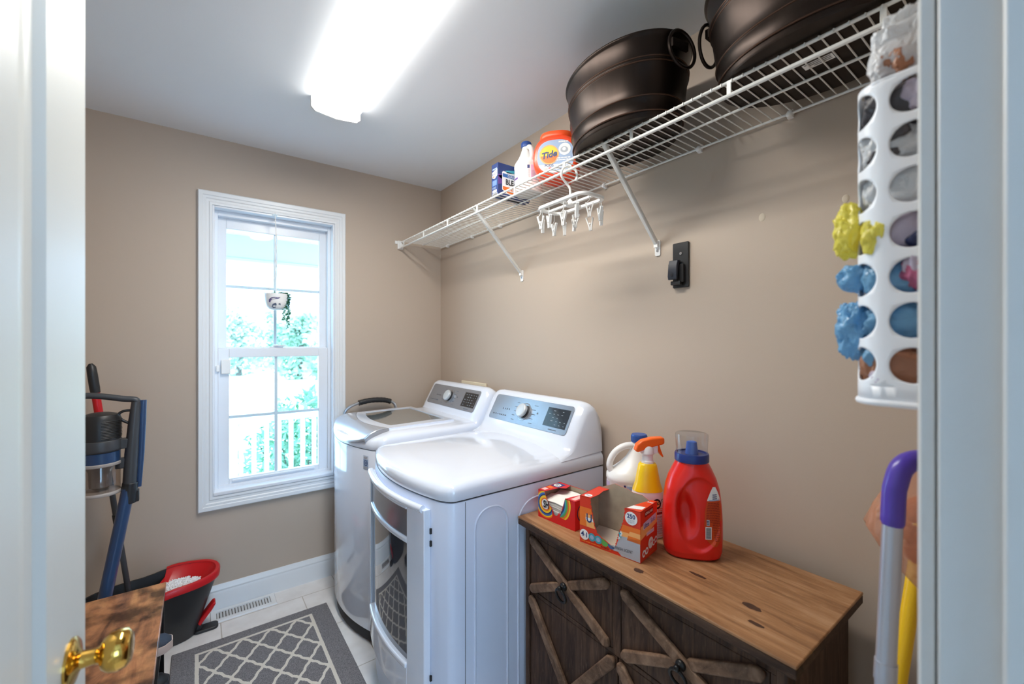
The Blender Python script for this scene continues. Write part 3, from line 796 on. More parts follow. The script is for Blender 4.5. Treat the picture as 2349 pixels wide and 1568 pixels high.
# blue bleach-alternative box on the shelf
def build_blue_box():
    x0, y0, dx, dy, h = 1.078, 1.560, 0.182, 0.052, 0.148
    t = thing('powder_box', 'navy blue cardboard laundry powder box on the wire shelf, behind the white jug', 'box', (x0 + dx / 2, y0 + dy / 2, DECK))
    mb = MB(); mb.box((x0, y0, DECK), (x0 + dx, y0 + dy, DECK + h)); mb.build('carton', C_NAVY, t, bevel=0.0012)
    rg = random.Random(3)
    # broad face, towards -y
    F = lambda d: (lambda a, b: Vector((x0 + a, y0 - d, DECK + b)))
    L = MB(); f1, f2, f3, f4 = F(0.0004), F(0.0007), F(0.0010), F(0.0013)
    L.face([f1(0.0, 0.088), f1(0.182, 0.146), f1(0.182, 0.10), f1(0.02, 0.075)], PUR); L.face([f2(0.04, 0.118), f2(0.182, 0.148), f2(0.182, 0.128), f2(0.05, 0.108)], TEA)
    L.face([f1(0, 0.05), f1(0.03, 0.06), f1(0.03, 0.10), f1(0, 0.095)], PUR)
    L.patch([(0.022, 0.030), (0.060, 0.012), (0.140, 0.012), (0.165, 0.030), (0.165, 0.108), (0.150, 0.114), (0.028, 0.114), (0.022, 0.108)], f2, WHT)
    L.rect(0.025, 0.088, 0.162, 0.104, f3, BLU); L.face([f3(0.026, 0.046), f3(0.162, 0.046), f3(0.162, 0.032), f3(0.138, 0.016), f3(0.062, 0.016), f3(0.026, 0.032)], ORG)
    L.text('COLOR', 0.015, lambda a, b: f4(0.078 + a, 0.096 + b), WHT, 0.02)
    L.text('BLEACH', 0.034, lambda a, b: f4(0.094 + a, 0.067 + b), BLK, 0.03, squeeze=0.86)
    L.text('ALTERNATIVE', 0.013, lambda a, b: f4(0.100 + a, 0.033 + b), WHT, 0.02)
    # narrow end, towards -x
    G = lambda d: (lambda a, b: Vector((x0 - d, y0 + dy - a, DECK + b)))
    g1, g2, g3 = G(0.0004), G(0.0008), G(0.0012)
    L.patch([(0.006, 0.088), (0.026, 0.080), (0.046, 0.092), (0.046, 0.122), (0.006, 0.112)], g1, WHT); L.rect(0.008, 0.121, 0.044, 0.127, g1, PBL)
    L.text('BLEACH', 0.011, lambda a, b: g2(0.026 + a, 0.102 + b), NVY, 0.02, squeeze=0.9); L.rect(0.010, 0.088, 0.024, 0.093, g2, ORG)
    L.rect(0.008, 0.048, 0.044, 0.074, g1, BLU); lines(L, 0.010, 0.042, 0.050, 0.072, 6, g2, PBL, rg)
    lines(L, 0.008, 0.036, 0.034, 0.044, 3, g1, PBL, rg); L.rect(0.008, 0.018, 0.042, 0.030, g1, WHT); lines(L, 0.010, 0.026, 0.019, 0.029, 3, g2, NVY, rg)
    barcode(L, 0.006, 0.000, 0.046, 0.015, g1, g2, rg)
    # underside seen through the wires
    U = lambda a, b: Vector((x0 + a, y0 + b, DECK - 0.0005))
    L.rect(0.01, 0.006, 0.17, 0.016, U, WHT); L.rect(0.06, 0.022, 0.15, 0.034, U, BLK); L.rect(0.01, 0.038, 0.12, 0.046, U, GRY)
    L.build('printed_label', PAL, t, smooth=0)
build_blue_box()

# white jug builder (two bleach jugs)
def build_jug(label, x, y, z, rz, sc, name='bleach_jug'):
    t = thing(name, label, 'jug', (x, y, z), rz)
    T = wm(t) @ Matrix.Diagonal((sc, sc, sc, 1))
    mb = MB(T)
    prof = [(0.066, 0.0, 0), (0.071, 0.003, 0), (0.073, 0.008, 0), (0.073, 0.030, 0), (0.0715, 0.034, 0), (0.0715, 0.125, 0), (0.073, 0.129, 0), (0.0725, 0.142, 0), (0.063, 0.158, 0.009),
            (0.049, 0.178, 0.022), (0.038, 0.198, 0.030), (0.030, 0.216, 0.033), (0.0255, 0.230, 0.034), (0.0225, 0.238, 0.034), (0.0215, 0.246, 0.034), (0.0215, 0.252, 0.034)]
    rings = []
    for r, h, o in prof:
        rings.append([(o + p[0], p[1], h) for p in superell(r, r * 0.94, 48, 2.15)])
    mb.loft(rings)
    hp = smoothpath([(-0.050, 0, 0.143), (-0.063, 0, 0.164), (-0.059, 0, 0.190), (-0.042, 0, 0.215), (-0.014, 0, 0.232), (0.022, 0, 0.236)], 5)
    mb.tube(hp, [0.0135] * 3 + [0.0125] * (len(hp) - 3), 12, flat=0.85)
    mb.build('jug_body', M_WHITEP, t, smooth=60)
    c = MB(T); cp = [(0.0245, 0.246), (0.0255, 0.248), (0.0255, 0.268), (0.0235, 0.272), (0.001, 0.2725)]
    c.lathe(cp, (0.034, 0, 0), 36); 
    for k in range(36):
        a = 2 * PI * k / 36; c.tube([(0.034 + 0.0255 * math.cos(a), 0.0255 * math.sin(a), 0.249), (0.034 + 0.0255 * math.cos(a), 0.0255 * math.sin(a), 0.267)], 0.0008, 5)
    co = c.build('cap', mat('cap_blue', rgb(44, 84, 160), 0.35), t); co['label'] = 'ribbed blue screw cap'
    return t, T
def jug_label(t, T, seed, wide):
    rg = random.Random(seed)
    def fn(d):
        def g(a, b):
            th = a / 0.0715
            return T @ Vector(((0.0718 + d) * math.cos(th), (0.0718 + d) * 0.945 * math.sin(th), b))
        return g
    L = MB(); f1, f2, f3 = fn(0.0), fn(0.0005), fn(0.0009)
    R = 0.0715 * 2 * PI
    L.rect(0, 0.036, R, 0.123, f1, WHT, 64, 1)
    for k in range(3):
        c0 = R * k / 3
        L.rect(c0 + 0.006, 0.038, c0 + 0.012, 0.122, f2, NVY, 2); L.rect(c0 + 0.014, 0.104, c0 + 0.060, 0.120, f2, NVY if k == 1 else PBL, 8)
        lines(L, c0 + 0.016, c0 + 0.062, 0.060, 0.100, 9, f2, GRY, rg)
        L.rect(c0 + 0.066, 0.050, c0 + 0.100, 0.121, f2, BLU if k == 0 else LAV, 8); lines(L, c0 + 0.070, c0 + 0.098, 0.056, 0.096, 6, f3, WHT if k == 0 else GRY, rg)
        L.rect(c0 + 0.016, 0.042, c0 + 0.064, 0.052, f2, LAV, 8)
        lines(L, c0 + 0.104, c0 + 0.142, 0.076, 0.120, 10, f2, NVY if wide else GRY, rg, 0.35)
        L.rect(c0 + 0.102, 0.062, c0 + 0.144, 0.071, f2, PUR if not wide else NVY, 8)
        lines(L, c0 + 0.104, c0 + 0.142, 0.040, 0.058, 4, f2, GRY, rg)
    L.build('printed_label', PAL, t, smooth=60)
t_, T_ = build_jug('white plastic jug with blue cap on the wire shelf, beside the navy box', 1.185, 1.478, DECK, math.radians(68), 0.90)
jug_label(t_, T_, 11, False)

# orange tub of detergent pods
def build_pods():
    cx, cy = 1.195, 1.300
    t = thing('detergent_pod_tub', 'rounded orange plastic tub of detergent pods on the wire shelf', 'tub', (cx, cy, DECK), math.radians(-48))
    T = wm(t)                                   # local: +x right, -y towards the viewer
    M_TUB = mat('pod_tub_orange', rgb(240, 74, 32), 0.35, coat=0.15)
    mb = MB(T)
    W, Hh, D = 0.092, 0.178, 0.105
    def outline(s, y):
        pts = []
        for k in range(64):
            a = 2 * PI * k / 64; c, sn = math.cos(a), math.sin(a); e = 2.7
            u = math.copysign(abs(c) ** (2 / e), c) * W * s; v = math.copysign(abs(sn) ** (2 / e), sn) * Hh / 2 * s
            v = Hh / 2 + v
            u *= 1.0 - 0.10 * max(0, (v / Hh - 0.55)) + 0.02
            pts.append((u, y, max(v, 0.0015)))
        return pts
    rings = [outline(s, y) for s, y in ((0.80, -0.062), (0.89, -0.060), (0.95, -0.054), (0.99, -0.042), (1.0, -0.02), (1.0, 0.02), (0.99, 0.042), (0.95, 0.054), (0.80, 0.062))]
    mb.loft(rings); mb.build('tub_body', M_TUB, t, smooth=50)
    ld = MB(T)
    ld.loft([[(p[0], p[1], z) for p in superell(a, b, 48, 2.4)] for a, b, z in ((0.066, 0.048, 0.166), (0.070, 0.052, 0.170), (0.070, 0.052, 0.188), (0.066, 0.048, 0.196), (0.050, 0.035, 0.199))])
    ld.build('lid', mat('pod_lid_orange', rgb(244, 88, 36), 0.35), t, smooth=50)
    L = MB(T)
    F = lambda d: (lambda a, b: T.inverted() @ (T @ Vector((a, -0.0622 - d - 0.0 , b))))
    f1, f2, f3, f4 = F(0.0003), F(0.0007), F(0.0011), F(0.0015)
    lab = superell(0.073, 0.066, 48, 2.7, 0.0, 0.086)
    L.patch(lab, f1, PBL)
    L.patch([(u, v) for u, v in superell(0.072, 0.065, 48, 2.7, 0.0, 0.086) if v < 0.060] , f2, WHT)
    L.patch(circle(-0.026, 0.094, 0.039, 36), f2, LOR); L.patch(circle(-0.026, 0.094, 0.034, 36), f3, YEL); L.patch(circle(-0.026, 0.094, 0.034, 20, a0=PI * 1.05, a1=PI * 1.95), f4, ORG)
    L.patch(circle(0.036, 0.112, 0.024, 30), f2, WHT); L.patch(circle(0.034, 0.110, 0.015, 30, 0.012), f3, GRY); L.patch(circle(0.034, 0.112, 0.007, 20), f4, WHT)
    f5 = F(0.0019)
    L.text('Tide', 0.036, lambda a, b: f5(-0.026 + a, 0.092 + b + a * 0.18), NVY, 0.03, shear=0.12, squeeze=0.95)
    L.text('PODS', 0.014, lambda a, b: f4(-0.026 + a, 0.050 + b), NVY, 0.02)
    rg = random.Random(5); lines(L, -0.002, 0.060, 0.066, 0.082, 2, f2, WHT, rg, 0.6); lines(L, 0.012, 0.050, 0.139, 0.146, 1, f2, WHT, rg, 0.8)
    L.rect(-0.048, 0.034, -0.032, 0.042, f4, PNK); L.rect(-0.028, 0.034, -0.016, 0.042, f4, RED); lines(L, -0.02, 0.052, 0.028, 0.050, 3, f4, PBL, rg)
    L.build('printed_label', PAL, t, smooth=0)
build_pods()

# clip hanger for small laundry
def build_hanger():
    t = thing('clip_hanger', 'white plastic sock hanger with dangling clothes pegs, hooked under the wire shelf', 'hanger', (1.075, 1.10, 1.875))
    z = 1.880; X0, X1, Y0, Y1 = 1.012, 1.138, 0.978, 1.224
    mb = MB()
    out = rrect(X0, Y0, X1, Y1, 0.035, 6); inn = rrect(X0 + 0.013, Y0 + 0.013, X1 - 0.013, Y1 - 0.013, 0.024, 6)
    v = [(x, y, zz) for zz in (z - 0.005, z + 0.006) for lst in (out, inn) for x, y in lst]; n = len(out)
    f = []
    for j in range(n):
        k = (j + 1) % n
        f += [(j, k, n + k, n + j)[::-1], (2*n + j, 2*n + k, 3*n + k, 3*n + j), (j, k, 2*n + k, 2*n + j), (n + k, n + j, 3*n + j, 3*n + k)]
    mb.add(v, f)
    xm, ym = 1.075, 1.101
    mb.box((X0 + 0.006, ym - 0.006, z - 0.004), (X1 - 0.006, ym + 0.006, z + 0.005)); mb.box((xm - 0.005, Y0 + 0.006, z - 0.004), (xm + 0.005, Y1 - 0.006, z + 0.005))
    mb.lathe([(0.016, -0.008), (0.018, 0), (0.012, 0.008), (0.006, 0.016)], (xm, ym, z), 20)
    mb.build('hanger_frame', M_WHITEP, t, bevel=0.002)
    hk = MB()
    hx, hy, hz = SX0 - 0.002, 1.097, SZ - 0.036
    pts = smoothpath([(xm, ym, z + 0.010), (xm, ym, 1.935), (xm - 0.012, ym + 0.006, 1.953), (hx - 0.026, hy + 0.009, 1.975), (hx - 0.022, hy + 0.006, 2.000), (hx, hy, 2.0115), (hx + 0.022, hy - 0.012, 2.000), (hx + 0.028, hy - 0.014, 1.982), (hx + 0.026, hy - 0.013, 1.968)], 6)
    hk.tube(pts, 0.0042, 10); hk.ball(pts[-1], 0.006, 10); hk.build('hook', M_WHITEP, t)
    rg = random.Random(21)
    spots = [(X0 + 0.006, y) for y in (1.196, 1.150, 1.075, 1.010)] + [(X1 - 0.006, y) for y in (1.190, 1.135, 1.060, 1.005)] + [(1.045, Y1 - 0.006), (1.102, Y0 + 0.006), (1.050, Y0 + 0.006), (1.105, Y1 - 0.006), (1.045, ym), (1.105, ym)]
    for i, (x, y) in enumerate(spots):
        drop = rg.uniform(0.030, 0.050); zt = z - drop
        a = rg.uniform(-0.6, 0.9) + PI / 2; dv = Vector((math.cos(a), math.sin(a), 0)); tilt = rg.uniform(-0.12, 0.12)
        p = MB()
        def Q(u, w, k): return Vector((x, y, zt)) + dv * (u + tilt * w) + Vector((-dv.y, dv.x, 0)) * k + Vector((0, 0, w))
        for sg in (1, -1):
            prof = [(0.0125, 0.004), (0.0145, 0.000), (0.010, -0.016), (0.006, -0.030), (0.0055, -0.044), (0.0008, -0.045), (0.0008, -0.036), (0.0035, -0.026), (0.007, -0.012), (0.0095, 0.002)]
            p.loft([[Q(sg * u, w, k) for u, w in prof] for k in (-0.0048, 0.0048)])
        p.tube([Q(0.0, -0.020, -0.006), Q(0.0, -0.020, 0.006)], 0.0035, 8)
        p.tube([Q(0.0115, 0.0, 0), Vector((x, y, zt + 0.012)), Vector((x, y, z - 0.004))], 0.0011, 6)
        p.build('clothes_peg', M_WHITEP, t)
build_hanger()

# things on the right wall
def build_wall_hook():
    t = thing('wall_clamp_holder', 'black plastic handle holder screwed to the wall under the shelf', 'holder', (XR, 0.843, 1.655))
    fn = plane_fn((XR - 0.0005, 0.843, 1.655), (0, -1, 0), (0, 0, 1), (-1, 0, 0))
    mb = MB(); mb.prism(rrect(-0.030, -0.079, 0.030, 0.079, 0.004), fn, 0, 0.008); mb.build('back_plate', M_BLACKP, t, bevel=0.0015)
    mb = MB(); mb.prism(rrect(-0.022, -0.062, 0.018, 0.002, 0.004), fn, 0.008, 0.020); mb.prism(rrect(-0.026, -0.070, 0.010, -0.056, 0.003), fn, 0.008, 0.028); mb.build('clamp_block', M_BLACKP, t, bevel=0.0015)
    mb = MB()
    prof = [(-0.008, 0.015), (0.010, 0.030), (0.016, 0.034), (0.018, 0.028), (-0.036, 0.046), (-0.052, 0.044), (-0.052, 0.034), (-0.036, 0.030)]
    arm = [(0.016, 0.012), (0.016, 0.030), (0.0, 0.036), (-0.040, 0.040), (-0.052, 0.037), (-0.052, 0.030), (-0.040, 0.030), (-0.004, 0.024)]
    mb.loft([[fn(u, v + 0.0, d) for v, d in arm] for u in (-0.030, 0.004)]); mb.build('cam_lever', mat('cam_lever_slate', rgb(42, 46, 56), 0.4), t, bevel=0.002)
    s = MB(); s.prism(circle(0.002, 0.040, 0.0048, 16), fn, 0.008, 0.0105); s.build('screw', M_STEEL, t)
    h = MB(); h.prism(circle(-0.013, -0.036, 0.005, 16), fn, 0.0405, 0.0412); h.build('pivot_hole', C_BLACK, t)
build_wall_hook()
for (y, z, r, lb) in ((0.374, 1.762, 0.007, 'small pale patch of filler on the wall, beside the bag dispenser'), (0.579, 1.761, 0.008, 'small pale patch of filler on the wall, above and right of the black holder')):
    mb = MB(); mb.lathe([(r * 1.3, 0), (r, 0.0012), (r * 0.4, 0.0018), (0.0003, 0.0018)], (0, 0, 0), 14, sx=1.2, sy=0.9)
    R = Matrix.Translation((XR - 0.0003, y, z)) @ Matrix.Rotation(-PI / 2, 4, 'Y')
    mb.v = [R @ p for p in mb.v]
    tag(mb.build('wall_patch', mat('filler', rgb(206, 192, 172), 0.7)), lb, 'wall patch')
ob = thing('washer_outlet_box', 'beige utility box on the wall behind the washer', 'outlet box', (XR, 2.23, 0.98))
mb = MB(); mb.box((XR - 0.012, 2.088, 0.84), (XR - 0.0005, 2.372, 1.142)); mb.build('face_plate', mat('beige_plastic', rgb(226, 214, 188), 0.4), ob, bevel=0.003)
mb = MB(); mb.box((XR - 0.019, 2.12, 0.90), (XR - 0.012, 2.34, 1.06)); mb.build('hose_cover', mat('beige_plastic', rgb(226, 214, 188), 0.4), ob, bevel=0.006)

# ================================================================ WASHER AND DRYER
def appliance_ring(y0, y1, xb, xc, bow, inset, z, rc=0.035, zf=None, n=22):
    """footprint: back at xb, front corners at xc bowed forward (towards -x); zf(x,y)->z"""
    ya, yb = y0 + inset, y1 - inset; xb_ = xb - inset * 0.3; xc_ = xc + inset; r = max(0.004, rc - inset * 0.3)
    ym, hw = (ya + yb) / 2, (yb - ya) / 2
    def fx(y): return xc_ - bow * (1 - ((y - ym) / hw) ** 2)
    pts = [(xb_, ya), (xb_, yb)]
    # far front corner
    pts.append((xc_ + r * 1.6, yb))
    for i in range(1, 6):
        a = PI / 2 * i / 6
        pts.append((xc_ + r * 1.0 - r * math.sin(a) * 1.15 + 0.0, yb - r * (1 - math.cos(a))))
    for i in range(n + 1):
        y = yb - r - (yb - ya - 2 * r) * i / n
        pts.append((fx(y) - 0.0, y))
    for i in range(5, 0, -1):
        a = PI / 2 * i / 6
        pts.append((xc_ + r * 1.0 - r * math.sin(a) * 1.15, ya + r * (1 - math.cos(a))))
    pts.append((xc_ + r * 1.6, ya))
    return [(x, y, z if zf is None else zf(x, y)) for x, y in pts]
CONS = [(1.345, 0.000), (1.340, 0.098), (1.327, 0.165), (1.308, 0.196), (1.288, 0.205), (1.268, 0.203), (1.250, 0.190), (1.182, 0.066), (1.176, 0.050), (1.160, 0.026), (1.135, 0.012), (1.100, 0.000), (1.080, -0.010)]
def console(mb, y0, y1, zb, cap=0.055, m=0):
    rings = []
    L = y1 - y0
    tt = [0, 0.010, 0.025, 0.045, 0.07]
    sc = [0.72, 0.86, 0.945, 0.985, 1.0]
    ys = [(y0 + a, s) for a, s in zip(tt, sc)] + [(y1 - a, s) for a, s in reversed(list(zip(tt, sc)))]
    for y, s in ys:
        k = []
        for x, h in CONS:
            # ends round down and forwards-facing slope keeps its foot
            hh = h * (0.35 + 0.65 * s)
            xx = 1.345 - (1.345 - x) * (0.50 + 0.50 * s)
            k.append((xx, y, zb + hh))
        rings.append(k)
    mb.loft(rings, m)
def panel_fn(zb):
    p0 = Vector((1.182, 0, zb + 0.066)); p1 = Vector((1.250, 0, zb + 0.190))
    v = (p1 - p0).normalized(); n = Vector((-v.z, 0, v.x))
    def fn(a, b, d=0.0):
        return Vector((p0.x, a, p0.z)) + v * b + n * d
    return fn
def console_panel(t, zb, ya, yb, yd, seed):
    """silver fascia from ya (near end) to yb, dial at yd"""
    f = panel_fn(zb); rg = random.Random(seed); LN = 0.1414
    mb = MB(); out = rrect(ya, 0.006, yb, LN - 0.008, 0.016, 5); out = [(u, v) for u, v in out]
    mb.prism(out, f, -0.004, 0.0018); fo = mb.build('control_panel', M_SILVER, t, bevel=0.0008)
    mb = MB(); mb.prism([(ya + 0.014, 0.030), (ya + 0.152, 0.030), (ya + 0.152, 0.114), (ya + 0.014, 0.114)], f, 0.0018, 0.0026)
    so = mb.build('display', M_DISPLAY, fo, bevel=0.0004); so['label'] = 'dark touch display'
    k = MB()
    for i in range(5):
        for j in range(5):
            if rg.random() < 0.8:
                u = ya + 0.024 + j * 0.025; v = 0.040 + i * 0.015
                k.rect(u, v, u + rg.uniform(0.006, 0.014), v + 0.0022, lambda a, b: f(a, b, 0.0030))
    k.build('display_print', M_MARKW, so, smooth=0)
    k = MB()
    def R(u0, v0, u1, v1): k.rect(u0, v0, u1, v1, lambda a, b: f(a, b, 0.0022))
    for q in range(5):
        R(yd + 0.052 + q % 2 * 0.006, 0.022 + q * 0.021, yd + 0.072 + q % 2 * 0.006, 0.0245 + q * 0.021)
        R(yd - 0.082 + q % 2 * 0.006, 0.022 + q * 0.021, yd - 0.056 + q % 2 * 0.006, 0.0245 + q * 0.021)
    for q in range(7):
        R(yb - 0.135 + q * 0.016, 0.030, yb - 0.135 + q * 0.016 + rg.uniform(0.006, 0.013), 0.036)
    for q in range(4):
        R(yb - 0.145 + q * 0.016, 0.062, yb - 0.145 + q * 0.016 + 0.006, 0.070)
    R(ya + 0.06, 0.016, ya + 0.11, 0.020); R(yd - 0.098, 0.070, yd - 0.090, 0.078)
    k.build('printed_marks', M_MARK, fo, smooth=0)
    def ring(r, d): return [f(yd + r * math.cos(a), 0.070 + r * math.sin(a), d) for a in [2 * PI * i / 40 for i in range(40)]]
    d = MB(); d.loft([ring(0.042, 0.0018), ring(0.042, 0.0034), ring(0.039, 0.0044), ring(0.033, 0.003)]); d.build('dial_ring', M_STEEL, fo, smooth=50)
    d = MB(); d.loft([ring(0.030, 0.002), ring(0.030, 0.013), ring(0.0285, 0.014)]); d.build('dial_base', M_BLACKP, fo, smooth=50)
    d = MB(); d.loft([ring(0.0305, 0.012), ring(0.0315, 0.014), ring(0.0315, 0.024), ring(0.030, 0.0265), ring(0.027, 0.0272)]); do = d.build('dial_knob', mat('dial_face', rgb(206, 212, 216), 0.3, metal=0.25), fo, smooth=50); do['label'] = 'round silver dial'

def build_dryer():
    y0, y1, xb, xc, bow = 1.185, 1.868, 1.345, 0.632, 0.062
    t = thing('clothes_dryer', 'glossy white front-loading dryer with a dark door window, beside the wooden cabinet', 'dryer', ((xb + 0.6) / 2, (y0 + y1) / 2, 0))
    mb = MB()
    R = lambda i, z, **k: appliance_ring(y0, y1, xb, xc, bow, i, z, **k)
    mb.loft([R(0.002, 0.025), R(0.0, 0.03), R(0.0, 0.872), R(0.001, 0.875)])
    mb.build('cabinet_body', M_ENAMEL_BLUELIT, t, smooth=40)
    mb = MB(); mb.loft([R(0.006, 0.874), R(0.006, 0.882)]); mb.build('top_seam', M_DARK, t)
    mb = MB()
    def crown(lift):
        ym, hw = (y0 + y1) / 2, (y1 - y0) / 2
        def zf(x, y):
            c = max(0, 1 - ((y - ym) / hw) ** 2); g = smoothstep(0.58, 1.05, x)
            return lift + 0.010 * c + 0.012 * g
        return zf
    mb.loft([R(0.001, 0.880), R(-0.001, 0.884), R(-0.001, 0.908), R(0.002, 0.920, zf=lambda x, y: 0.916 + 0.006 * smoothstep(0.58, 1.05, x)), R(0.010, 0.93, zf=lambda x, y: 0.926 + 0.009 * smoothstep(0.58, 1.05, x)), R(0.024, 0.935, zf=lambda x, y: 0.931 + 0.011 * smoothstep(0.58, 1.05, x)), R(0.055, 0.936, zf=crown(0.932)), R(0.11, 0.938, zf=crown(0.934)), R(0.20, 0.94, zf=crown(0.936)), R(0.32, 0.94, zf=crown(0.937))])
    mb.build('top_panel', M_ENAMEL, t, smooth=50)
    zb = 0.944
    mb = MB(); console(mb, y0 + 0.004, y1 - 0.004, zb - 0.008); co = mb.build('control_console', M_ENAMEL, t, smooth=60)
    console_panel(t, zb - 0.008, 1.242, 1.800, 1.545, 4)
    # front frame seam and door
    ym, hw = (y0 + y1) / 2, (y1 - y0) / 2
    def fx(y): return xc - bow * (1 - ((y - ym) / hw) ** 2)
    mb = MB(); mb.box((0.6905, y0 - 0.0006, 0.03), (0.6925, y0 + 0.002, 0.872)); mb.build('side_seam', M_MARK, t, smooth=0)
    def slab(m_, yl, yr, z0, z1, o0, o1, n=18, m=0):
        """curved slab following the front; o = distance in front of the body"""
        ring = []
        for i in range(n + 1):
            y = yl + (yr - yl) * i / n
            ring.append([(fx(y) - o0, y, z0), (fx(y) - o1, y, z0), (fx(y) - o1, y, z1), (fx(y) - o0, y, z1)])
        m_.loft(ring, m)
    ya, yb = 1.262, 1.800
    dm = MB()
    slab(dm, ya, 1.352, 0.180, 0.845, 0.0005, 0.024)                      # hinge-side stile
    slab(dm, yb - 0.045, yb, 0.180, 0.845, 0.0005, 0.024)
    slab(dm, 1.352, yb - 0.045, 0.180, 0.300, 0.0005, 0.024)
    slab(dm, 1.352, yb - 0.045, 0.826, 0.845, 0.0005, 0.026)
    dm.build('door_frame', M_ENAMEL, t, smooth=40, bevel=0.008, seg=3)
    m2 = MB(); slab(m2, 1.352, yb - 0.045, 0.728, 0.826, 0.0005, 0.017); m2.build('door_band', M_SILVER, t, smooth=40)
    for za, zb_, oo in ((0.710, 0.730, 0.024), (0.292, 0.312, 0.030)):
        m2 = MB(); slab(m2, 1.352, yb - 0.045, za, zb_, 0.0005, oo); m2.build('window_lip', M_ENAMEL, t, smooth=40, bevel=0.006, seg=3)
    m2 = MB(); slab(m2, 1.352, yb - 0.045, 0.308, 0.712, 0.0005, 0.013); go = m2.build('door_window', M_SMOKE, t, smooth=40); go['label'] = 'dark tinted door window'
    # grip moulding along the door's top edge
    m2 = MB(); m2.tube([(fx(y) - 0.020, y, 0.846) for y in [ya + 0.012 + (yb - ya - 0.024) * i / 20 for i in range(21)]], 0.012, 12); m2.build('door_grip', M_ENAMEL, t, smooth=60)
    for z in (0.775, 0.735, 0.30, 0.262):
        m2 = MB(); m2.box((fx(1.258) - 0.006, 1.256, z - 0.009), (fx(1.258) + 0.004, 1.261, z + 0.009)); m2.build('door_hinge', M_DARK, t)
    # pressed arches in the side panel
    m2 = MB()
    def arch(xa, xb_, zt, r, full=True):
        pts = [(xa, y0, 0.06), (xa, y0, zt - r)] + [(xa + r - r * math.cos(a), y0, zt - r + r * math.sin(a)) for a in [PI / 2 * i / 8 for i in range(1, 9)]]
        pts += [(xb_ - r + r * math.sin(a), y0, zt - r + r * math.cos(a)) for a in [PI / 2 * i / 8 for i in range(0, 9)]] + [(xb_, y0, 0.06)]
        m2.tube(pts, 0.0035, 8, flat=1.0)
    arch(0.728, 0.858, 0.835, 0.06); arch(0.905, 1.150, 0.826, 0.08)
    m2.build('side_rib', M_ENAMEL_BLUELIT, t, smooth=60)
    m2 = MB()
    for x in (0.70, 1.28):
        for y in (y0 + 0.06, y1 - 0.06):
            m2 = MB(); m2.cyl((x, y, 0), (x, y, 0.028), 0.02, n=14); m2.build('leveling_foot', M_DARK, t)
build_dryer()

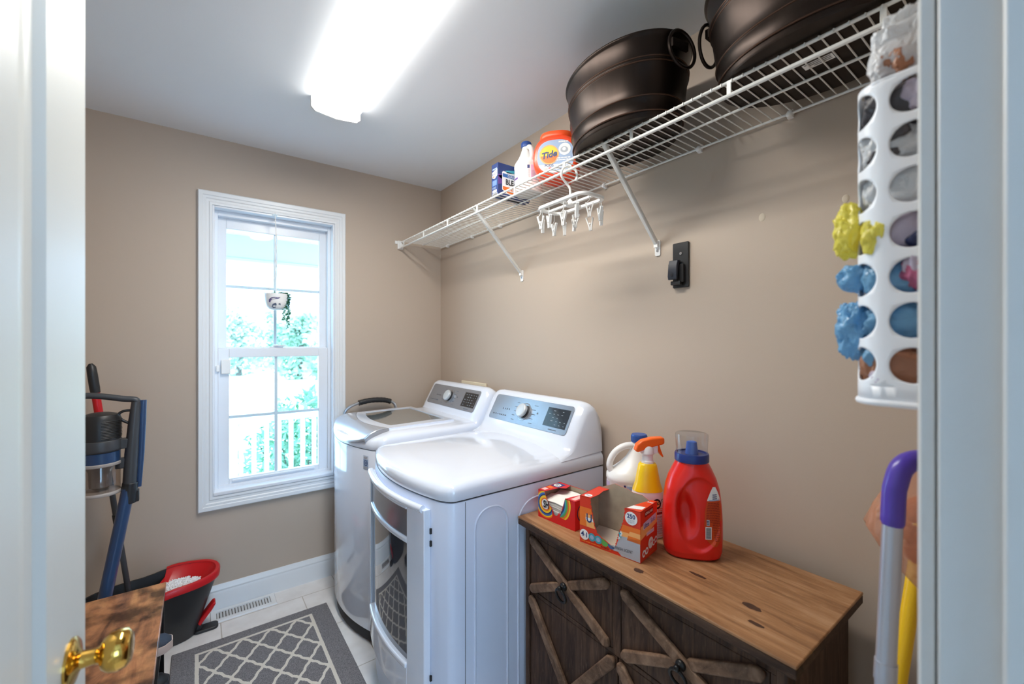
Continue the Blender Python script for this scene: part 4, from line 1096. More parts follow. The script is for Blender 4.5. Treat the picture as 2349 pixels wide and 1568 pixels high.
def build_washer():
    y0, y1, xb, xc, bow = 1.898, 2.582, 1.345, 0.655, 0.082
    t = thing('washing_machine', 'glossy white top-loading washer with a glass lid, beside the window', 'washer', ((xb + 0.6) / 2, (y0 + y1) / 2, 0))
    R = lambda i, z, **k: appliance_ring(y0, y1, xb, xc, bow, i, z, **k)
    ym, hw = (y0 + y1) / 2, (y1 - y0) / 2
    def fx(y): return xc - bow * (1 - ((y - ym) / hw) ** 2)
    mb = MB(); mb.loft([R(0.002, 0.062), R(0.0, 0.066), R(0.0, 0.884), R(0.002, 0.888)]); mb.build('cabinet_body', M_ENAMEL, t, smooth=40)
    mb = MB(); mb.loft([R(0.010, 0.008), R(0.010, 0.064)]); mb.build('base_kick', M_DARK, t)
    mb = MB(); mb.loft([R(0.006, 0.886), R(0.006, 0.894)]); mb.build('top_seam', M_MARK, t)
    def zt(base, g0): return lambda x, y: base + g0 * smoothstep(0.56, 0.80, x)
    mb = MB()
    mb.loft([R(0.001, 0.892), R(0.0, 0.896), R(0.0, 0.908), R(0.002, 0.93, zf=zt(0.915, 0.030)), R(0.010, 0.94, zf=zt(0.922, 0.038)), R(0.026, 0.95, zf=zt(0.926, 0.042)), R(0.055, 0.95, zf=zt(0.928, 0.043)), R(0.10, 0.95, zf=zt(0.928, 0.043)), R(0.20, 0.95, zf=zt(0.928, 0.043)), R(0.30, 0.95, zf=zt(0.928, 0.043))])
    mb.build('top_frame', M_ENAMEL, t, smooth=50)
    zb = 0.933
    mb = MB(); console(mb, y0 + 0.004, y1 - 0.004, zb); mb.build('control_console', M_ENAMEL, t, smooth=60)
    console_panel(t, zb, 1.955, 2.520, 2.270, 9)
    # lid: white border, tinted glass, silver front grip
    def zl(x): return 0.974 + 0.004 * smoothstep(0.75, 1.0, x) - 0.070 * (1 - smoothstep(0.545, 0.745, x)) ** 2.0
    ya, yb = 1.985, 2.545
    lid = MB()
    n = 14
    xs = [0.70, 0.72, 0.78, 0.90, 1.0, 1.085]
    def gxf(y): return fx(y) + 0.165         # front border of glass follows the bow
    rows = []
    def strip(m_, xa, xb2, y_a, y_b, nx, ny, dz=0.0, th=0.012):
        top = [[None] * (nx + 1) for _ in range(ny + 1)]
        vs = []; fs = []
        for j in range(ny + 1):
            y = y_a + (y_b - y_a) * j / ny
            x_a = xa(y) if callable(xa) else xa; x_b = xb2(y) if callable(xb2) else xb2
            for i in range(nx + 1):
                x = x_a + (x_b - x_a) * i / nx
                vs.append((x, y, zl(x) + dz))
        m = len(vs)
        vs += [(a, b, c - th) for a, b, c in vs]
        w = nx + 1
        for j in range(ny):
            for i in range(nx):
                a = j * w + i
                fs.append((a, a + 1, a + w + 1, a + w)); fs.append((m + a, m + a + w, m + a + w + 1, m + a + 1))
        for j in range(ny):
            a = j * w; fs.append((a, a + w, m + a + w, m + a)); a = j * w + nx; fs.append((a, m + a, m + a + w, a + w))
        for i in range(nx):
            a = i; fs.append((a, m + a, m + a + 1, a + 1)); a = ny * w + i; fs.append((a, a + 1, m + a + 1, m + a))
        m_.add(vs, fs)
    strip(lid, lambda y: fx(y) + 0.118, 1.088, ya, ya + 0.062, 16, 3); strip(lid, lambda y: fx(y) + 0.118, 1.088, yb - 0.040, yb, 16, 3)
    strip(lid, lambda y: fx(y) + 0.118, lambda y: fx(y) + 0.170, ya + 0.062, yb - 0.040, 3, 14); strip(lid, 1.062, 1.088, ya + 0.062, yb - 0.040, 2, 4)
    lo = lid.build('lid', M_ENAMEL, t, smooth=50)
    g = MB(); strip(g, lambda y: fx(y) + 0.170, 1.062, ya + 0.062, yb - 0.040, 8, 14, -0.003, 0.006); go = g.build('lid_glass', M_LIDGLASS, lo, smooth=50); go['label'] = 'tinted glass lid window'
    s = MB(); strip(s, lambda y: fx(y) - 0.004, lambda y: fx(y) + 0.118, ya, yb, 14, 18, 0.001, 0.014); so = s.build('lid_grip', M_LIDSILVER, lo, smooth=60, bevel=0.004); so['label'] = 'silver curved front edge of the lid'
    s = MB(); strip(s, lambda y: fx(y) - 0.002, lambda y: fx(y) + 0.112, ya - 0.010, ya - 0.001, 14, 1, -0.001, 0.02); s.build('lid_end_trim', M_STEEL, lo, smooth=60)
    # energy sticker on the front
    k = MB(); yc = 1.972
    f = lambda d: (lambda a, b: Vector((fx(yc - a) - 0.0008 - d, yc - a, b)))
    f1, f2 = f(0), f(0.0004)
    k.rect(-0.016, 0.800, 0.016, 0.862, f1, PBL, 4); k.rect(-0.014, 0.846, 0.014, 0.860, f2, WHT, 4); k.rect(-0.014, 0.802, 0.014, 0.812, f2, GRY, 4)
    ring = [(f2(0.012 * math.cos(a), 0.829 + 0.013 * math.sin(a))) for a in [2*PI*i/24 for i in range(24)]]; ri2 = [(f2(0.0095 * math.cos(a), 0.829 + 0.0105 * math.sin(a))) for a in [2*PI*i/24 for i in range(24)]]
    k.loft([ring, ri2], NVY, False, False); k.text('10', 0.014, lambda a, b: f2(a, 0.829 + b), NVY, 0.03)
    lines(k, -0.012, 0.012, 0.848, 0.858, 2, f(0.0006), NVY, random.Random(2))
    k.build('rating_sticker', PAL, t, smooth=0)
build_washer()

# steel arched handle with a black grip standing between washer and wall
def build_cart():
    t = thing('laundry_cart', 'grey steel arched handle with black ribbed grip, sticking up behind the washer', 'cart', (0.86, 2.628, 0))
    y = 2.628
    pts = smoothpath([(0.700, y, 0.0), (0.700, y, 0.85), (0.703, y, 0.955), (0.730, y, 0.993), (0.785, y, 1.015), (0.860, y, 1.026), (0.940, y, 1.022), (0.995, y, 1.005), (1.020, y, 0.968), (1.026, y, 0.85), (1.026, y, 0.0)], 6)
    mb = MB(); mb.tube(pts, 0.0085, 10); mb.build('handle_tube', M_STEEL, t)
    gp = smoothpath([(0.788, y, 1.0155), (0.860, y, 1.026), (0.940, y, 1.022), (0.985, y, 1.009)], 10)
    mb = MB(); mb.tube(gp, [0.0155 + (0.0014 if i % 3 == 0 else 0) for i in range(len(gp))], 14); mb.build('grip', M_BLACKP, t)
build_cart()

# ================================================================ RUG, VENT
tag((lambda m: (m.box((-0.092, 1.15, 0.0005), (0.549, 2.393, 0.0085)), m.build('rug', rug_material(), bevel=0.003))[1])(MB()), 'charcoal rug with an ivory trellis pattern on the tile floor', 'rug')
def build_vent():
    x0, x1, y0, y1 = 0.050, 0.341, 2.545, 2.664
    t = thing('floor_vent', 'white metal floor vent with louvres beside the baseboard', 'vent', ((x0 + x1) / 2, (y0 + y1) / 2, 0))
    mb = MB(); b = 0.026
    out = [(x0, y0), (x1, y0), (x1, y1), (x0, y1)]; inn = [(x0 + b, y0 + b), (x1 - b, y0 + b), (x1 - b, y1 - b), (x0 + b, y1 - b)]
    rings = [[(x, y, 0.0008) for x, y in out], [(x + (0.004 if x == x0 else -0.004), y + (0.004 if y == y0 else -0.004), 0.007) for x, y in out], [(x, y, 0.0075) for x, y in inn], [(x, y, 0.002) for x, y in inn]]
    mb.loft(rings, cap0=False, cap1=False); mb.build('vent_frame', M_TRIM, t, smooth=0)
    mb = MB(); mb.box((x0 + b, y0 + b, 0.0006), (x1 - b, y1 - b, 0.0012)); mb.build('duct_shade_sheet', mat('duct_shade_paint', rgb(86, 82, 78), 0.6), t)  # flat dark sheet coloured as the shade down inside the duct
    mb = MB()
    n = 18
    for i in range(n):
        x = x0 + b + (x1 - x0 - 2 * b) * (i + 0.5) / n
        mb.loft([[(x - 0.0042, y, 0.0015), (x - 0.0032, y, 0.0012), (x + 0.0042, y, 0.0066), (x + 0.0032, y, 0.0069)] for y in (y0 + b, y1 - b)])
    mb.build('louvre', M_TRIM, t, smooth=0)
build_vent()

# ================================================================ CABINET
M_CEDGE = wood('cabinet_dark_edge', rgb(38, 27, 21), rgb(66, 48, 38), rgb(92, 70, 56), (8, 0.8, 8), 5.0, 0.6, knots=0.2, spec=0.25, scratch=rgb(130, 106, 88))
def build_cabinet():
    X0, X1, Y0, Y1, ZT = 0.925, 1.282, 0.345, 1.168, 0.755
    t = thing('storage_cabinet', 'rustic dark wood cabinet with crossed trim boards and a brown plank top', 'cabinet', ((X0 + X1) / 2, (Y0 + Y1) / 2, 0))
    mb = MB()
    mb.box((0.897, 0.320, 0.773), (1.297, 1.177, 0.780)); mb.build('top_board', M_CTOP, t, bevel=0.002, seg=2)
    # dark edge under the worn top edge
    mb = MB(); mb.box((0.8975, 0.3205, ZT - 0.002), (1.2965, 1.1765, 0.773)); mb.box((0.905, 0.328, ZT - 0.008), (1.292, 1.173, ZT - 0.002)); mb.build('top_moulding', M_CEDGE, t, bevel=0.002)
    mb = MB()
    mb.box((X0, Y0, 0.0), (X1, Y0 + 0.022, ZT - 0.008)); mb.build('side_panel', M_CBODY, t, bevel=0.002)
    mb = MB(); mb.box((X0, Y1 - 0.018, 0.0), (X1, Y1, ZT - 0.008)); mb.build('side_panel', M_CBODY, t, bevel=0.002)
    mb = MB(); mb.box((X1 - 0.012, Y0 + 0.022, 0.05), (X1, Y1 - 0.018, ZT - 0.008)); mb.build('back_panel', M_CBODY, t)
    mb = MB()
    xf = X0 + 0.006
    mb.box((xf, Y0 + 0.022, 0.718), (xf + 0.02, Y1 - 0.018, ZT - 0.008)); mb.box((xf, Y0 + 0.022, 0.518), (xf + 0.02, Y1 - 0.018, 0.530))
    mb.box((xf, 0.757, 0.53), (xf + 0.02, 0.785, 0.718)); mb.box((xf, Y0 + 0.022, 0.0), (xf + 0.02, Y1 - 0.018, 0.06))
    mb.box((xf, Y0 + 0.022, 0.06), (xf + 0.02, Y0 + 0.034, 0.718))
    mb.build('face_frame', M_CBODY, t, bevel=0.0015)
    def front(nm, ya, yb, za, zb, bw):
        d = MB(); d.box((xf + 0.001, ya + 0.0015, za + 0.0015), (xf + 0.019, yb - 0.0015, zb - 0.0015))
        dr = d.build(nm, M_CBODY, t, bevel=0.002)
        W, Hh = yb - ya, zb - za
        fn = plane_fn((xf + 0.001, (ya + yb) / 2, (za + zb) / 2), (0, -1, 0), (0, 0, 1), (-1, 0, 0))
        a, b = W / 2 - 0.004, Hh / 2 - 0.004
        def board(sg, o0, o1, parts):
            L = math.hypot(a, b); ux, uy = a / L, b / L * sg
            px, py = -uy, ux
            h = bw / 2
            def P(s_, q): return (ux * s_ + px * q, uy * s_ + py * q)
            # pointed ends fitting into the corner
            tip = h * 1.1
            for s0, s1, e0, e1 in parts:
                pl = []
                pl += [P(s0, -h + 0.002), P(s0, h - 0.002)] if not e0 else [P(s0 + tip, -h), P(s0 + 0.004, -h * 0.30), P(s0 + 0.004, h * 0.30), P(s0 + tip, h)]
                pl += [P(s1, h - 0.002), P(s1, -h + 0.002)] if not e1 else [P(s1 - tip, h), P(s1 - 0.004, h * 0.30), P(s1 - 0.004, -h * 0.30), P(s1 - tip, -h)]
                k = MB(); inner = [(u * 0.985 , v * 0.985) for u, v in pl]
                k.prism(pl[::-1], fn, o0, o1); k.build('trim_board', M_CBOARD, dr, bevel=0.004, seg=2)
        L = math.hypot(a, b); sn = 2 * (a / L) * (b / L); gap = bw / 2 / sn
        board(-1, 0.0, 0.014, [(-L, L, True, True)])
        board(1, 0.0, 0.0135, [(-L, -gap, True, False), (gap, L, False, True)])
        # ring pull
        if nm == 'drawer':
            r = MB(); prof = [(0.0125, 0.0), (0.0130, 0.004), (0.0105, 0.008), (0.006, 0.010), (0.0055, 0.014), (0.0075, 0.017), (0.0075, 0.022), (0.004, 0.025), (0.0003, 0.0255)]
            rings = [[fn(q * math.cos(z), q * math.sin(z), 0.014 + h) for z in [2*PI*i/20 for i in range(20)]] for q, h in prof]
            r.loft(rings); rr = 0.0205
            r.tube([fn(rr * math.cos(z), -0.024 + rr * math.sin(z), 0.014 + 0.019 - 0.010 * (1 - math.sin(z)) / 2) for z in [2*PI*i/32 for i in range(32)]], 0.0040, 10, closed=True)
            r.build('ring_pull', M_BLACK, dr, smooth=60)
    front('drawer', 0.785, 1.149, 0.530, 0.718, 0.031)
    front('drawer', 0.379, 0.757, 0.530, 0.718, 0.031)
    front('door', 0.769, 1.149, 0.062, 0.518, 0.034)
    front('door', 0.379, 0.766, 0.062, 0.518, 0.034)
build_cabinet()
CT = 0.7803
# knots in the plank top are part of its surface
def knots():
    mb = MB(); rg = random.Random(4)
    for (x, y, a, b) in ((0.905 + 0.035, 0.705, 0.010, 0.016), (1.02, 0.455, 0.010, 0.024), (0.965, 0.420, 0.007, 0.018), (1.045, 0.60, 0.006, 0.026)):
        mb.patch([(x + a * math.cos(q) * (0.8 + 0.3 * rg.random()), y + b * math.sin(q) * (0.8 + 0.3 * rg.random())) for q in [2*PI*i/18 for i in range(18)]], lambda u, v: Vector((u, v, 0.78015)))
    o = mb.build('wood_knot', mat('knot_dark', rgb(66, 40, 26), 0.6, var=0.4, vscale=60), bpy.data.objects['storage_cabinet'], smooth=0)
knots()

# ================================================================ THINGS ON THE CABINET
M_CARD_IN = mat('grey_cardboard', rgb(172, 158, 136), 0.8, var=0.1, vscale=30)
def carton(t, T, W, D, Hh, th, front_poly, end_h, top_l, top_r, mat_out, back_poly=None):
    """open carton: local x along the front, y depth, z up; front panel outline given"""
    mb = MB(T)
    P = lambda o, u, v, n: plane_fn(o, u, v, n)
    mb.prism(front_poly, lambda a, b, d: Vector((a, d, b)), 0.0, th, 0)
    bp = back_poly or [(0, 0), (W, 0), (W, Hh), (0, Hh)]
    mb.prism(bp, lambda a, b, d: Vector((a, D - d, b)), 0.0, th, 0)
    mb.box((0.0, th, 0), (th, D - th, Hh)); mb.box((W - th, th, 0), (W, D - th, Hh)); mb.box((th, th, 0), (W - th, D - th, th))
    if top_l: mb.prism(top_l, lambda a, b, d: Vector((a, b, Hh - d)), 0.0, th)
    if top_r: mb.prism(top_r, lambda a, b, d: Vector((a, b, Hh - d)), 0.0, th)
    return mb
def carton_in(T, W, D, Hh, th, back_poly=None):
    i = MB(T); e = 0.0004
    i.prism([(u, v) for u, v in (back_poly or [(th, th), (W - th, th), (W - th, Hh - th), (th, Hh - th)])], lambda a, b, d: Vector((a, D - th - e - d, b)), 0.0, 0.0004)
    i.box((th + e, th + e, th + e), (th + 2 * e, D - th - 3 * e, Hh - 2 * th)); i.box((W - th - 2 * e, th + e, th + e), (W - th - e, D - th - 3 * e, Hh - 2 * th)); i.box((th + e, th + e, th + e), (W - th - e, D - th - e, th + 2 * e))
    return i

def build_small_box():
    P0 = Vector((0.954, 1.134, CT)); d = Vector((0.016, -0.163, 0)).normalized(); W, D, Hh = 0.164, 0.112, 0.094
    ang = math.atan2(d.y, d.x)
    t = thing('sheet_box', 'small open red carton with rainbow rings, nearest the dryer on the cabinet', 'box', tuple(P0), ang)
    T = wm(t); th = 0.0012                            # local x: along front (to the right), local y: depth to the wall
    fp = [(0, 0), (W, 0), (W, Hh), (0.122, Hh), (0.120, 0.082), (0.116, 0.070), (0.112, 0.058), (0.106, 0.046), (0.100, 0.034)]
    fp += [(0.096, 0.040), (0.092, 0.034), (0.088, 0.028), (0.080, 0.024), (0.072, 0.028), (0.068, 0.040), (0.060, 0.048), (0.052, 0.052), (0.044, 0.066), (0.034, 0.084), (0.030, Hh), (0, Hh)]
    M_BOX = mat('carton_red', rgb(214, 28, 34), 0.4)
    tl = [(0, 0), (0.028, 0), (0.034, 0.030), (0.040, 0.062), (0.060, 0.078), (0.052, D), (0, D)]
    tr = [(0.124, 0), (W, 0), (W, D), (0.150, D), (0.146, 0.08), (0.132, 0.05), (0.126, 0.02)]
    mb = carton(t, T, W, D, Hh, th, fp, Hh, tl, tr, M_BOX); mb.build('carton', M_BOX, t, smooth=0)
    carton_in(T, W, D, Hh, th).build('carton_lining', M_CARD_IN, t, smooth=0)
    L = MB(T)
    F = lambda k: (lambda a, b: Vector((a, -0.0003 - k * 0.0003, b)))
    def clip(cx, cz, r, xmin, xmax, side):
        pts = [(cx + r * math.cos(a), cz + r * math.sin(a)) for a in [2*PI*i/40 for i in range(40)]]
        return [(min(max(u, xmin), xmax(v) if callable(xmax) else xmax), min(max(v, 0.001), Hh - 0.001)) for u, v in pts]
    edge_l = lambda v: lerp([(0.0, 0.066), (0.040, 0.066), (0.048, 0.060), (0.052, 0.052), (0.066, 0.044), (0.084, 0.034), (0.094, 0.030)], v)
    for k, (r, m) in enumerate(((0.047, ORG), (0.043, YEL), (0.039, BLU), (0.033, NVY), (0.029, YEL), (0.022, ORG), (0.017, WHT))):
        L.patch(clip(0.036, 0.052, r, 0.0005, edge_l, 0), F(k), m)
    L.text('SH', 0.033, lambda a, b: F(9)(0.0395 + a * 0.9, 0.051 + b), BLK, 0.035, squeeze=0.72)
    edge_r = lambda v: lerp([(0.0, 0.098), (0.034, 0.101), (0.046, 0.107), (0.058, 0.113), (0.082, 0.121), (0.094, 0.123)], v)
    for k, (r0, m) in enumerate(((0.066, YEL), (0.060, ORG), (0.054, GRN), (0.048, TEA), (0.042, NVY), (0.037, RED))):
        pts = []
        for i in range(14):
            a = -0.15 * PI - 0.0 + (0.55 * PI) * i / 13 - 0.12 * PI
            u, v = 0.080 + r0 * math.cos(a), 0.072 + r0 * math.sin(a)
            pts.append((max(u, edge_r(v)), min(max(v, 0.024), Hh - 0.002)))
        pts.append((edge_r(Hh - 0.002), Hh - 0.002)); pts.append((edge_r(0.026), 0.026))
        L.patch(pts, F(k), m)
    # right end
    G = lambda k: (lambda a, b: Vector((W + 0.0003 + k * 0.0003, a, b)))
    for k, (r, m) in enumerate(((0.030, NVY), (0.026, ORG), (0.021, YEL), (0.015, PUR))): L.patch([(0.040 + u, 0.052 + v) for u, v in circle(0, 0, r, 28)], G(k), m)
    L.text('SH', 0.026, lambda a, b: G(5)(0.040 + a, 0.052 + b), BLK, 0.03, squeeze=0.8)
    Tn = lambda k: (lambda a, b: Vector((a, b, Hh + 0.0003 + k * 0.0003)))
    L.rect(0.004, 0.060, 0.040, 0.100, Tn(0), NVY); L.patch([(0.020 + u, 0.078 + v) for u, v in circle(0, 0, 0.014, 20)], Tn(1), WHT); L.text('72', 0.018, lambda a, b: Tn(2)(0.020 - b, 0.079 + a), BLK, 0.03)
    L.rect(0.004, 0.010, 0.022, 0.030, Tn(0), PNK); L.rect(0.004, 0.036, 0.026, 0.054, Tn(0), ORG); L.rect(0.138, 0.010, 0.156, 0.070, Tn(0), PNK)
    L.build('printed_label', PAL, t, smooth=0)
    # two stacks of sheets, each sheet its own thing
    M_SHEET = mat('white_sheet', rgb(240, 238, 232), 0.85)
    rg = random.Random(8)
    for nm, xa, xb, ya, yb, n, zt, lb in (('front', 0.006, 0.136, 0.006, 0.060, 18, 0.076, 'white laundry sheet in the front stack of the small red carton'), ('back', 0.008, 0.150, 0.064, 0.107, 14, 0.078, 'white laundry sheet in the rear stack of the small red carton')):
        src = None
        for i in range(n):
            if src is None:
                k = MB(T)
                nx, ny = 10, 3
                for zz in (0.0, 0.0011):
                    k.rect(xa, ya, xb, yb, lambda a, b: Vector((a, b, 0.0025 + zz + 0.008 * math.sin(PI * (a - xa) / (xb - xa)) ** 1.0 + 0.010 * (b - ya) / (yb - ya))), 0, nx, ny)
                o = k.build('laundry_sheet', M_SHEET); src = o
            else:
                o = src.copy(); COL.objects.link(o)
            tag(o, lb, 'laundry sheet', 'sheets in the %s stack' % nm)
            dz = (zt - 0.022) * i / (n - 1)
            o.location = (rg.uniform(-0.0012, 0.0012), rg.uniform(-0.001, 0.001), dz)
build_small_box()

def build_big_box():
    P0 = Vector((0.935, 0.915, CT)); d = Vector((0.038, -0.191, 0)).normalized(); W, D, Hh = 0.195, 0.108, 0.140
    t = thing('dryer_sheet_box', 'larger torn-open orange and red carton of dryer sheets on the cabinet top', 'box', tuple(P0), math.atan2(d.y, d.x))
    T = wm(t); th = 0.0012
    rg = random.Random(12)
    left = [(0.036, Hh), (0.038, 0.120), (0.043, 0.100), (0.047, 0.080), (0.052, 0.060), (0.060, 0.042), (0.074, 0.034)]
    right = [(0.118, 0.020), (0.120, 0.032), (0.124, 0.044), (0.128, 0.060), (0.134, 0.076), (0.141, 0.096), (0.146, 0.116), (0.148, Hh)]
    def jag(lst):
        out = []
        for (a, b), (c, e) in zip(lst, lst[1:]):
            for i in range(5):
                q = i / 5; out.append((a + (c - a) * q + (0.0016 if i % 2 else -0.0006), b + (e - b) * q))
        out.append(lst[-1]); return out
    jl, jr = jag(left), jag(right)
    mid = [(0.074, 0.034), (0.086, 0.030), (0.098, 0.024), (0.118, 0.020)]
    fp = [(0, 0), (W, 0), (W, Hh)] + jr[::-1] + mid[1:-1][::-1] + jl[::-1] + [(0, Hh)]
    bpoly = [(0, 0), (W, 0), (W, Hh - 0.004), (0.17, Hh - 0.002), (0.15, Hh + 0.008), (0.12, Hh + 0.009), (0.10, Hh + 0.016), (0.08, Hh + 0.018), (0.06, Hh + 0.022), (0.045, Hh + 0.016), (0.03, Hh + 0.004), (0, Hh)]
    M_BOX = mat('carton_orange_red', rgb(222, 58, 34), 0.4)
    tl = [(0, 0), (0.036, 0), (0.040, 0.04), (0.034, 0.08), (0.040, D), (0, D)]
    tr = [(0.150, 0), (W, 0), (W, D), (0.178, D), (0.164, 0.06)]
    mb = carton(t, T, W, D, Hh, th, fp, Hh, tl, tr, M_BOX, bpoly); mb.build('carton', M_BOX, t, smooth=0)
    bin_ = [(th, th), (W - th, th), (W - th, Hh - 0.006)] + bpoly[3:-2] + [(th, Hh - 0.004)]
    carton_in(T, W, D, Hh, th, bin_).build('carton_lining', M_CARD_IN, t, smooth=0)
    L = MB(T)
    F = lambda k: (lambda a, b: Vector((a, -0.0003 - k * 0.0003, b)))
    el = lambda v: lerp([(0.0, 0.10), (0.030, 0.080), (0.036, 0.070), (0.042, 0.058), (0.060, 0.050), (0.080, 0.045), (0.100, 0.041), (0.120, 0.036), (0.140, 0.034)], v)
    er = lambda v: lerp([(0.0, 0.120), (0.020, 0.121), (0.044, 0.127), (0.060, 0.131), (0.076, 0.137), (0.096, 0.144), (0.116, 0.149), (0.140, 0.151)], v)
    def grad(u0, u1, z0, z1, cols, k):
        n = len(cols)
        for i, c in enumerate(cols):
            za, zb = z0 + (z1 - z0) * i / n, z0 + (z1 - z0) * (i + 1) / n
            a0 = u0(za) if callable(u0) else u0; a1 = u0(zb) if callable(u0) else u0
            b0 = u1(za) if callable(u1) else u1; b1 = u1(zb) if callable(u1) else u1
            L.face([F(k)(a0, za), F(k)(b0, za), F(k)(b1, zb), F(k)(a1, zb)], c)
    # left part of the front
    grad(0.0, el, 0.052, 0.108, [LOR, LOR, WHT, LOR, ORG, ORG], 0)
    grad(0.0, lambda v: el(v) * 0.45, 0.052, 0.108, [ORG, ORG, ORG, ORG], 1)
    L.text('U', 0.036, lambda a, b: F(3)(0.033 + a, 0.078 + b), NVY, 0.015, squeeze=0.8)
    for i, (m, c) in enumerate(((WHT, 0), (TEA, 1), (TEA, 2), (GRN, 3), (BLU, 4))):
        r = 0.0155 if i == 0 else 0.012
        cx, cz = (0.016, 0.026) if i == 0 else (0.016 + 0.005 + i * 0.0215, 0.026 - i * 0.0008)
        if i >= 3: L.patch([(u, min(v, lerp([(0.07, 0.036), (0.098, 0.023), (0.118, 0.019)], u))) for u, v in circle(cx, cz, r, 24)], F(2), m)
        else:
            L.patch(circle(cx, cz, r, 24), F(2), m); 
            if i: L.patch(circle(cx, cz, r * 0.55, 16), F(3), PBL)
    L.text('4', 0.020, lambda a, b: F(3)(0.010 + a, 0.027 + b), NVY, 0.03); L.text('in', 0.009, lambda a, b: F(3)(0.0175 + a, 0.026 + b), PBL, 0.02); L.text('1', 0.020, lambda a, b: F(3)(0.0245 + a, 0.026 + b), NVY, 0.03)
    lines(L, 0.006, 0.105, 0.004, 0.010, 1, F(2), ORG, rg, 0.5); lines(L, 0.072, 0.100, 0.005, 0.010, 1, F(3), DRD, rg, 0.6)
    # right part of the front
    grad(er, W, 0.052, 0.092, [LOR, LOR, ORG, ORG], 0); grad(lambda v: er(v) + 0.026, W, 0.052, 0.092, [ORG, LOR, ORG], 1)
    L.patch([(0.168 + u, 0.116 + v) for u, v in circle(0, 0, 0.0185, 26)], F(2), WHT)
    L.text('250', 0.0165, lambda a, b: F(3)(0.168 + a, 0.121 + b), NVY, 0.03); L.text('SINGLE', 0.0065, lambda a, b: F(3)(0.168 + a, 0.111 + b), GRY, 0.01); L.text('SHEETS', 0.0065, lambda a, b: F(3)(0.168 + a, 0.105 + b), GRY, 0.01)
    L.patch([(er(0.074), 0.074), (er(0.058), 0.058), (er(0.046), 0.046), (0.134, 0.050), (0.142, 0.066)], F(2), WHT); L.text('t', 0.026, lambda a, b: F(4)(0.134 + a, 0.062 + b), TEA, 0.02)
    L.face([F(1)(0.134, 0.058), F(1)(W - 0.0005, 0.062), F(1)(W - 0.0005, 0.002), F(1)(0.138, 0.002), F(1)(0.119, 0.018), F(1)(0.127, 0.040)], GRY)
    L.face([F(2)(0.100, 0.023), F(2)(W - 0.012, 0.030), F(2)(W - 0.014, 0.012), F(2)(0.112, 0.010)], GRY); 
    L.text('FRESH SCENT', 0.0115, lambda a, b: F(4)(0.146 + a * 0.92, 0.0215 + b + a * 0.05), BLK, 0.0, squeeze=0.85)
    # right end panel
    G = lambda k: (lambda a, b: Vector((W + 0.0003 + k * 0.0003, a, b)))
    L.rect(0.026, 0.118, 0.080, 0.134, G(1), DRD); L.text('KIRKLAND', 0.0098, lambda a, b: G(2)(0.053 + a, 0.126 + b), WHT, 0.02)
    L.face([G(1)(0.0, 0.062), G(1)(0.106, 0.082), G(1)(0.106, 0.112), G(1)(0.0, 0.098)], LOR); L.face([G(2)(0.016, 0.086), G(2)(0.098, 0.094), G(2)(0.098, 0.112), G(2)(0.016, 0.104)], LAV)
    L.text('Ultra', 0.018, lambda a, b: G(3)(0.036 + a, 0.094 + b), NVY, 0.02, squeeze=0.9); L.text('Soft', 0.018, lambda a, b: G(3)(0.076 + a, 0.098 + b), PUR, 0.0, squeeze=0.9)
    L.rect(0.036, 0.062, 0.086, 0.074, G(2), PNK); L.rect(0.040, 0.064, 0.082, 0.070, G(3), LAV)
    for (u, v, r) in ((0.020, 0.020, 0.010), (0.038, 0.022, 0.010), (0.064, 0.036, 0.016), (0.084, 0.030, 0.009), (0.098, 0.034, 0.010)): L.patch([(u + a, v + b) for a, b in circle(0, 0, r, 20)], G(2), WHT)
    L.text('250', 0.010, lambda a, b: G(3)(0.064 + a, 0.039 + b), RED, 0.02)
    for u, v in ((0.020, 0.020), (0.038, 0.022), (0.084, 0.030), (0.098, 0.034)): L.patch([(u + a, v + b) for a, b in circle(0, 0, 0.005, 12)], G(3), RED)
    lines(L, 0.03, 0.09, 0.006, 0.010, 1, G(2), ORG, rg)
    Tn = lambda k: (lambda a, b: Vector((a, b, Hh + 0.0003 + k * 0.0003)))
    L.patch([(0.020 + u, 0.016 + v) for u, v in circle(0, 0, 0.012, 20)], Tn(0), WHT); L.text('4in1', 0.009, lambda a, b: Tn(1)(0.020 + a, 0.016 + b), NVY, 0.02)
    L.face([Tn(0)(0.152, 0.004), Tn(0)(0.190, 0.020), Tn(0)(0.190, 0.044), Tn(0)(0.158, 0.034)], WHT); L.text('250', 0.012, lambda a, b: Tn(1)(0.184 + a, 0.086 + b), WHT, 0.02)
    L.build('printed_label', PAL, t, smooth=0)
    k = MB(T)
    for zz in (0.0, 0.001): k.rect(0.004, 0.004, W - 0.004, D - 0.004, lambda a, b: Vector((a, b, 0.004 + zz + 0.004 * math.sin(a * 40) * 0.3 + 0.012 * smoothstep(0.07, 0.10, b))), 0, 14, 6)
    tag(k.build('dryer_sheet', mat('cream_sheet', rgb(224, 210, 190), 0.85)), 'cream dryer sheet lying in the bottom of the larger torn carton', 'dryer sheet')
build_big_box()

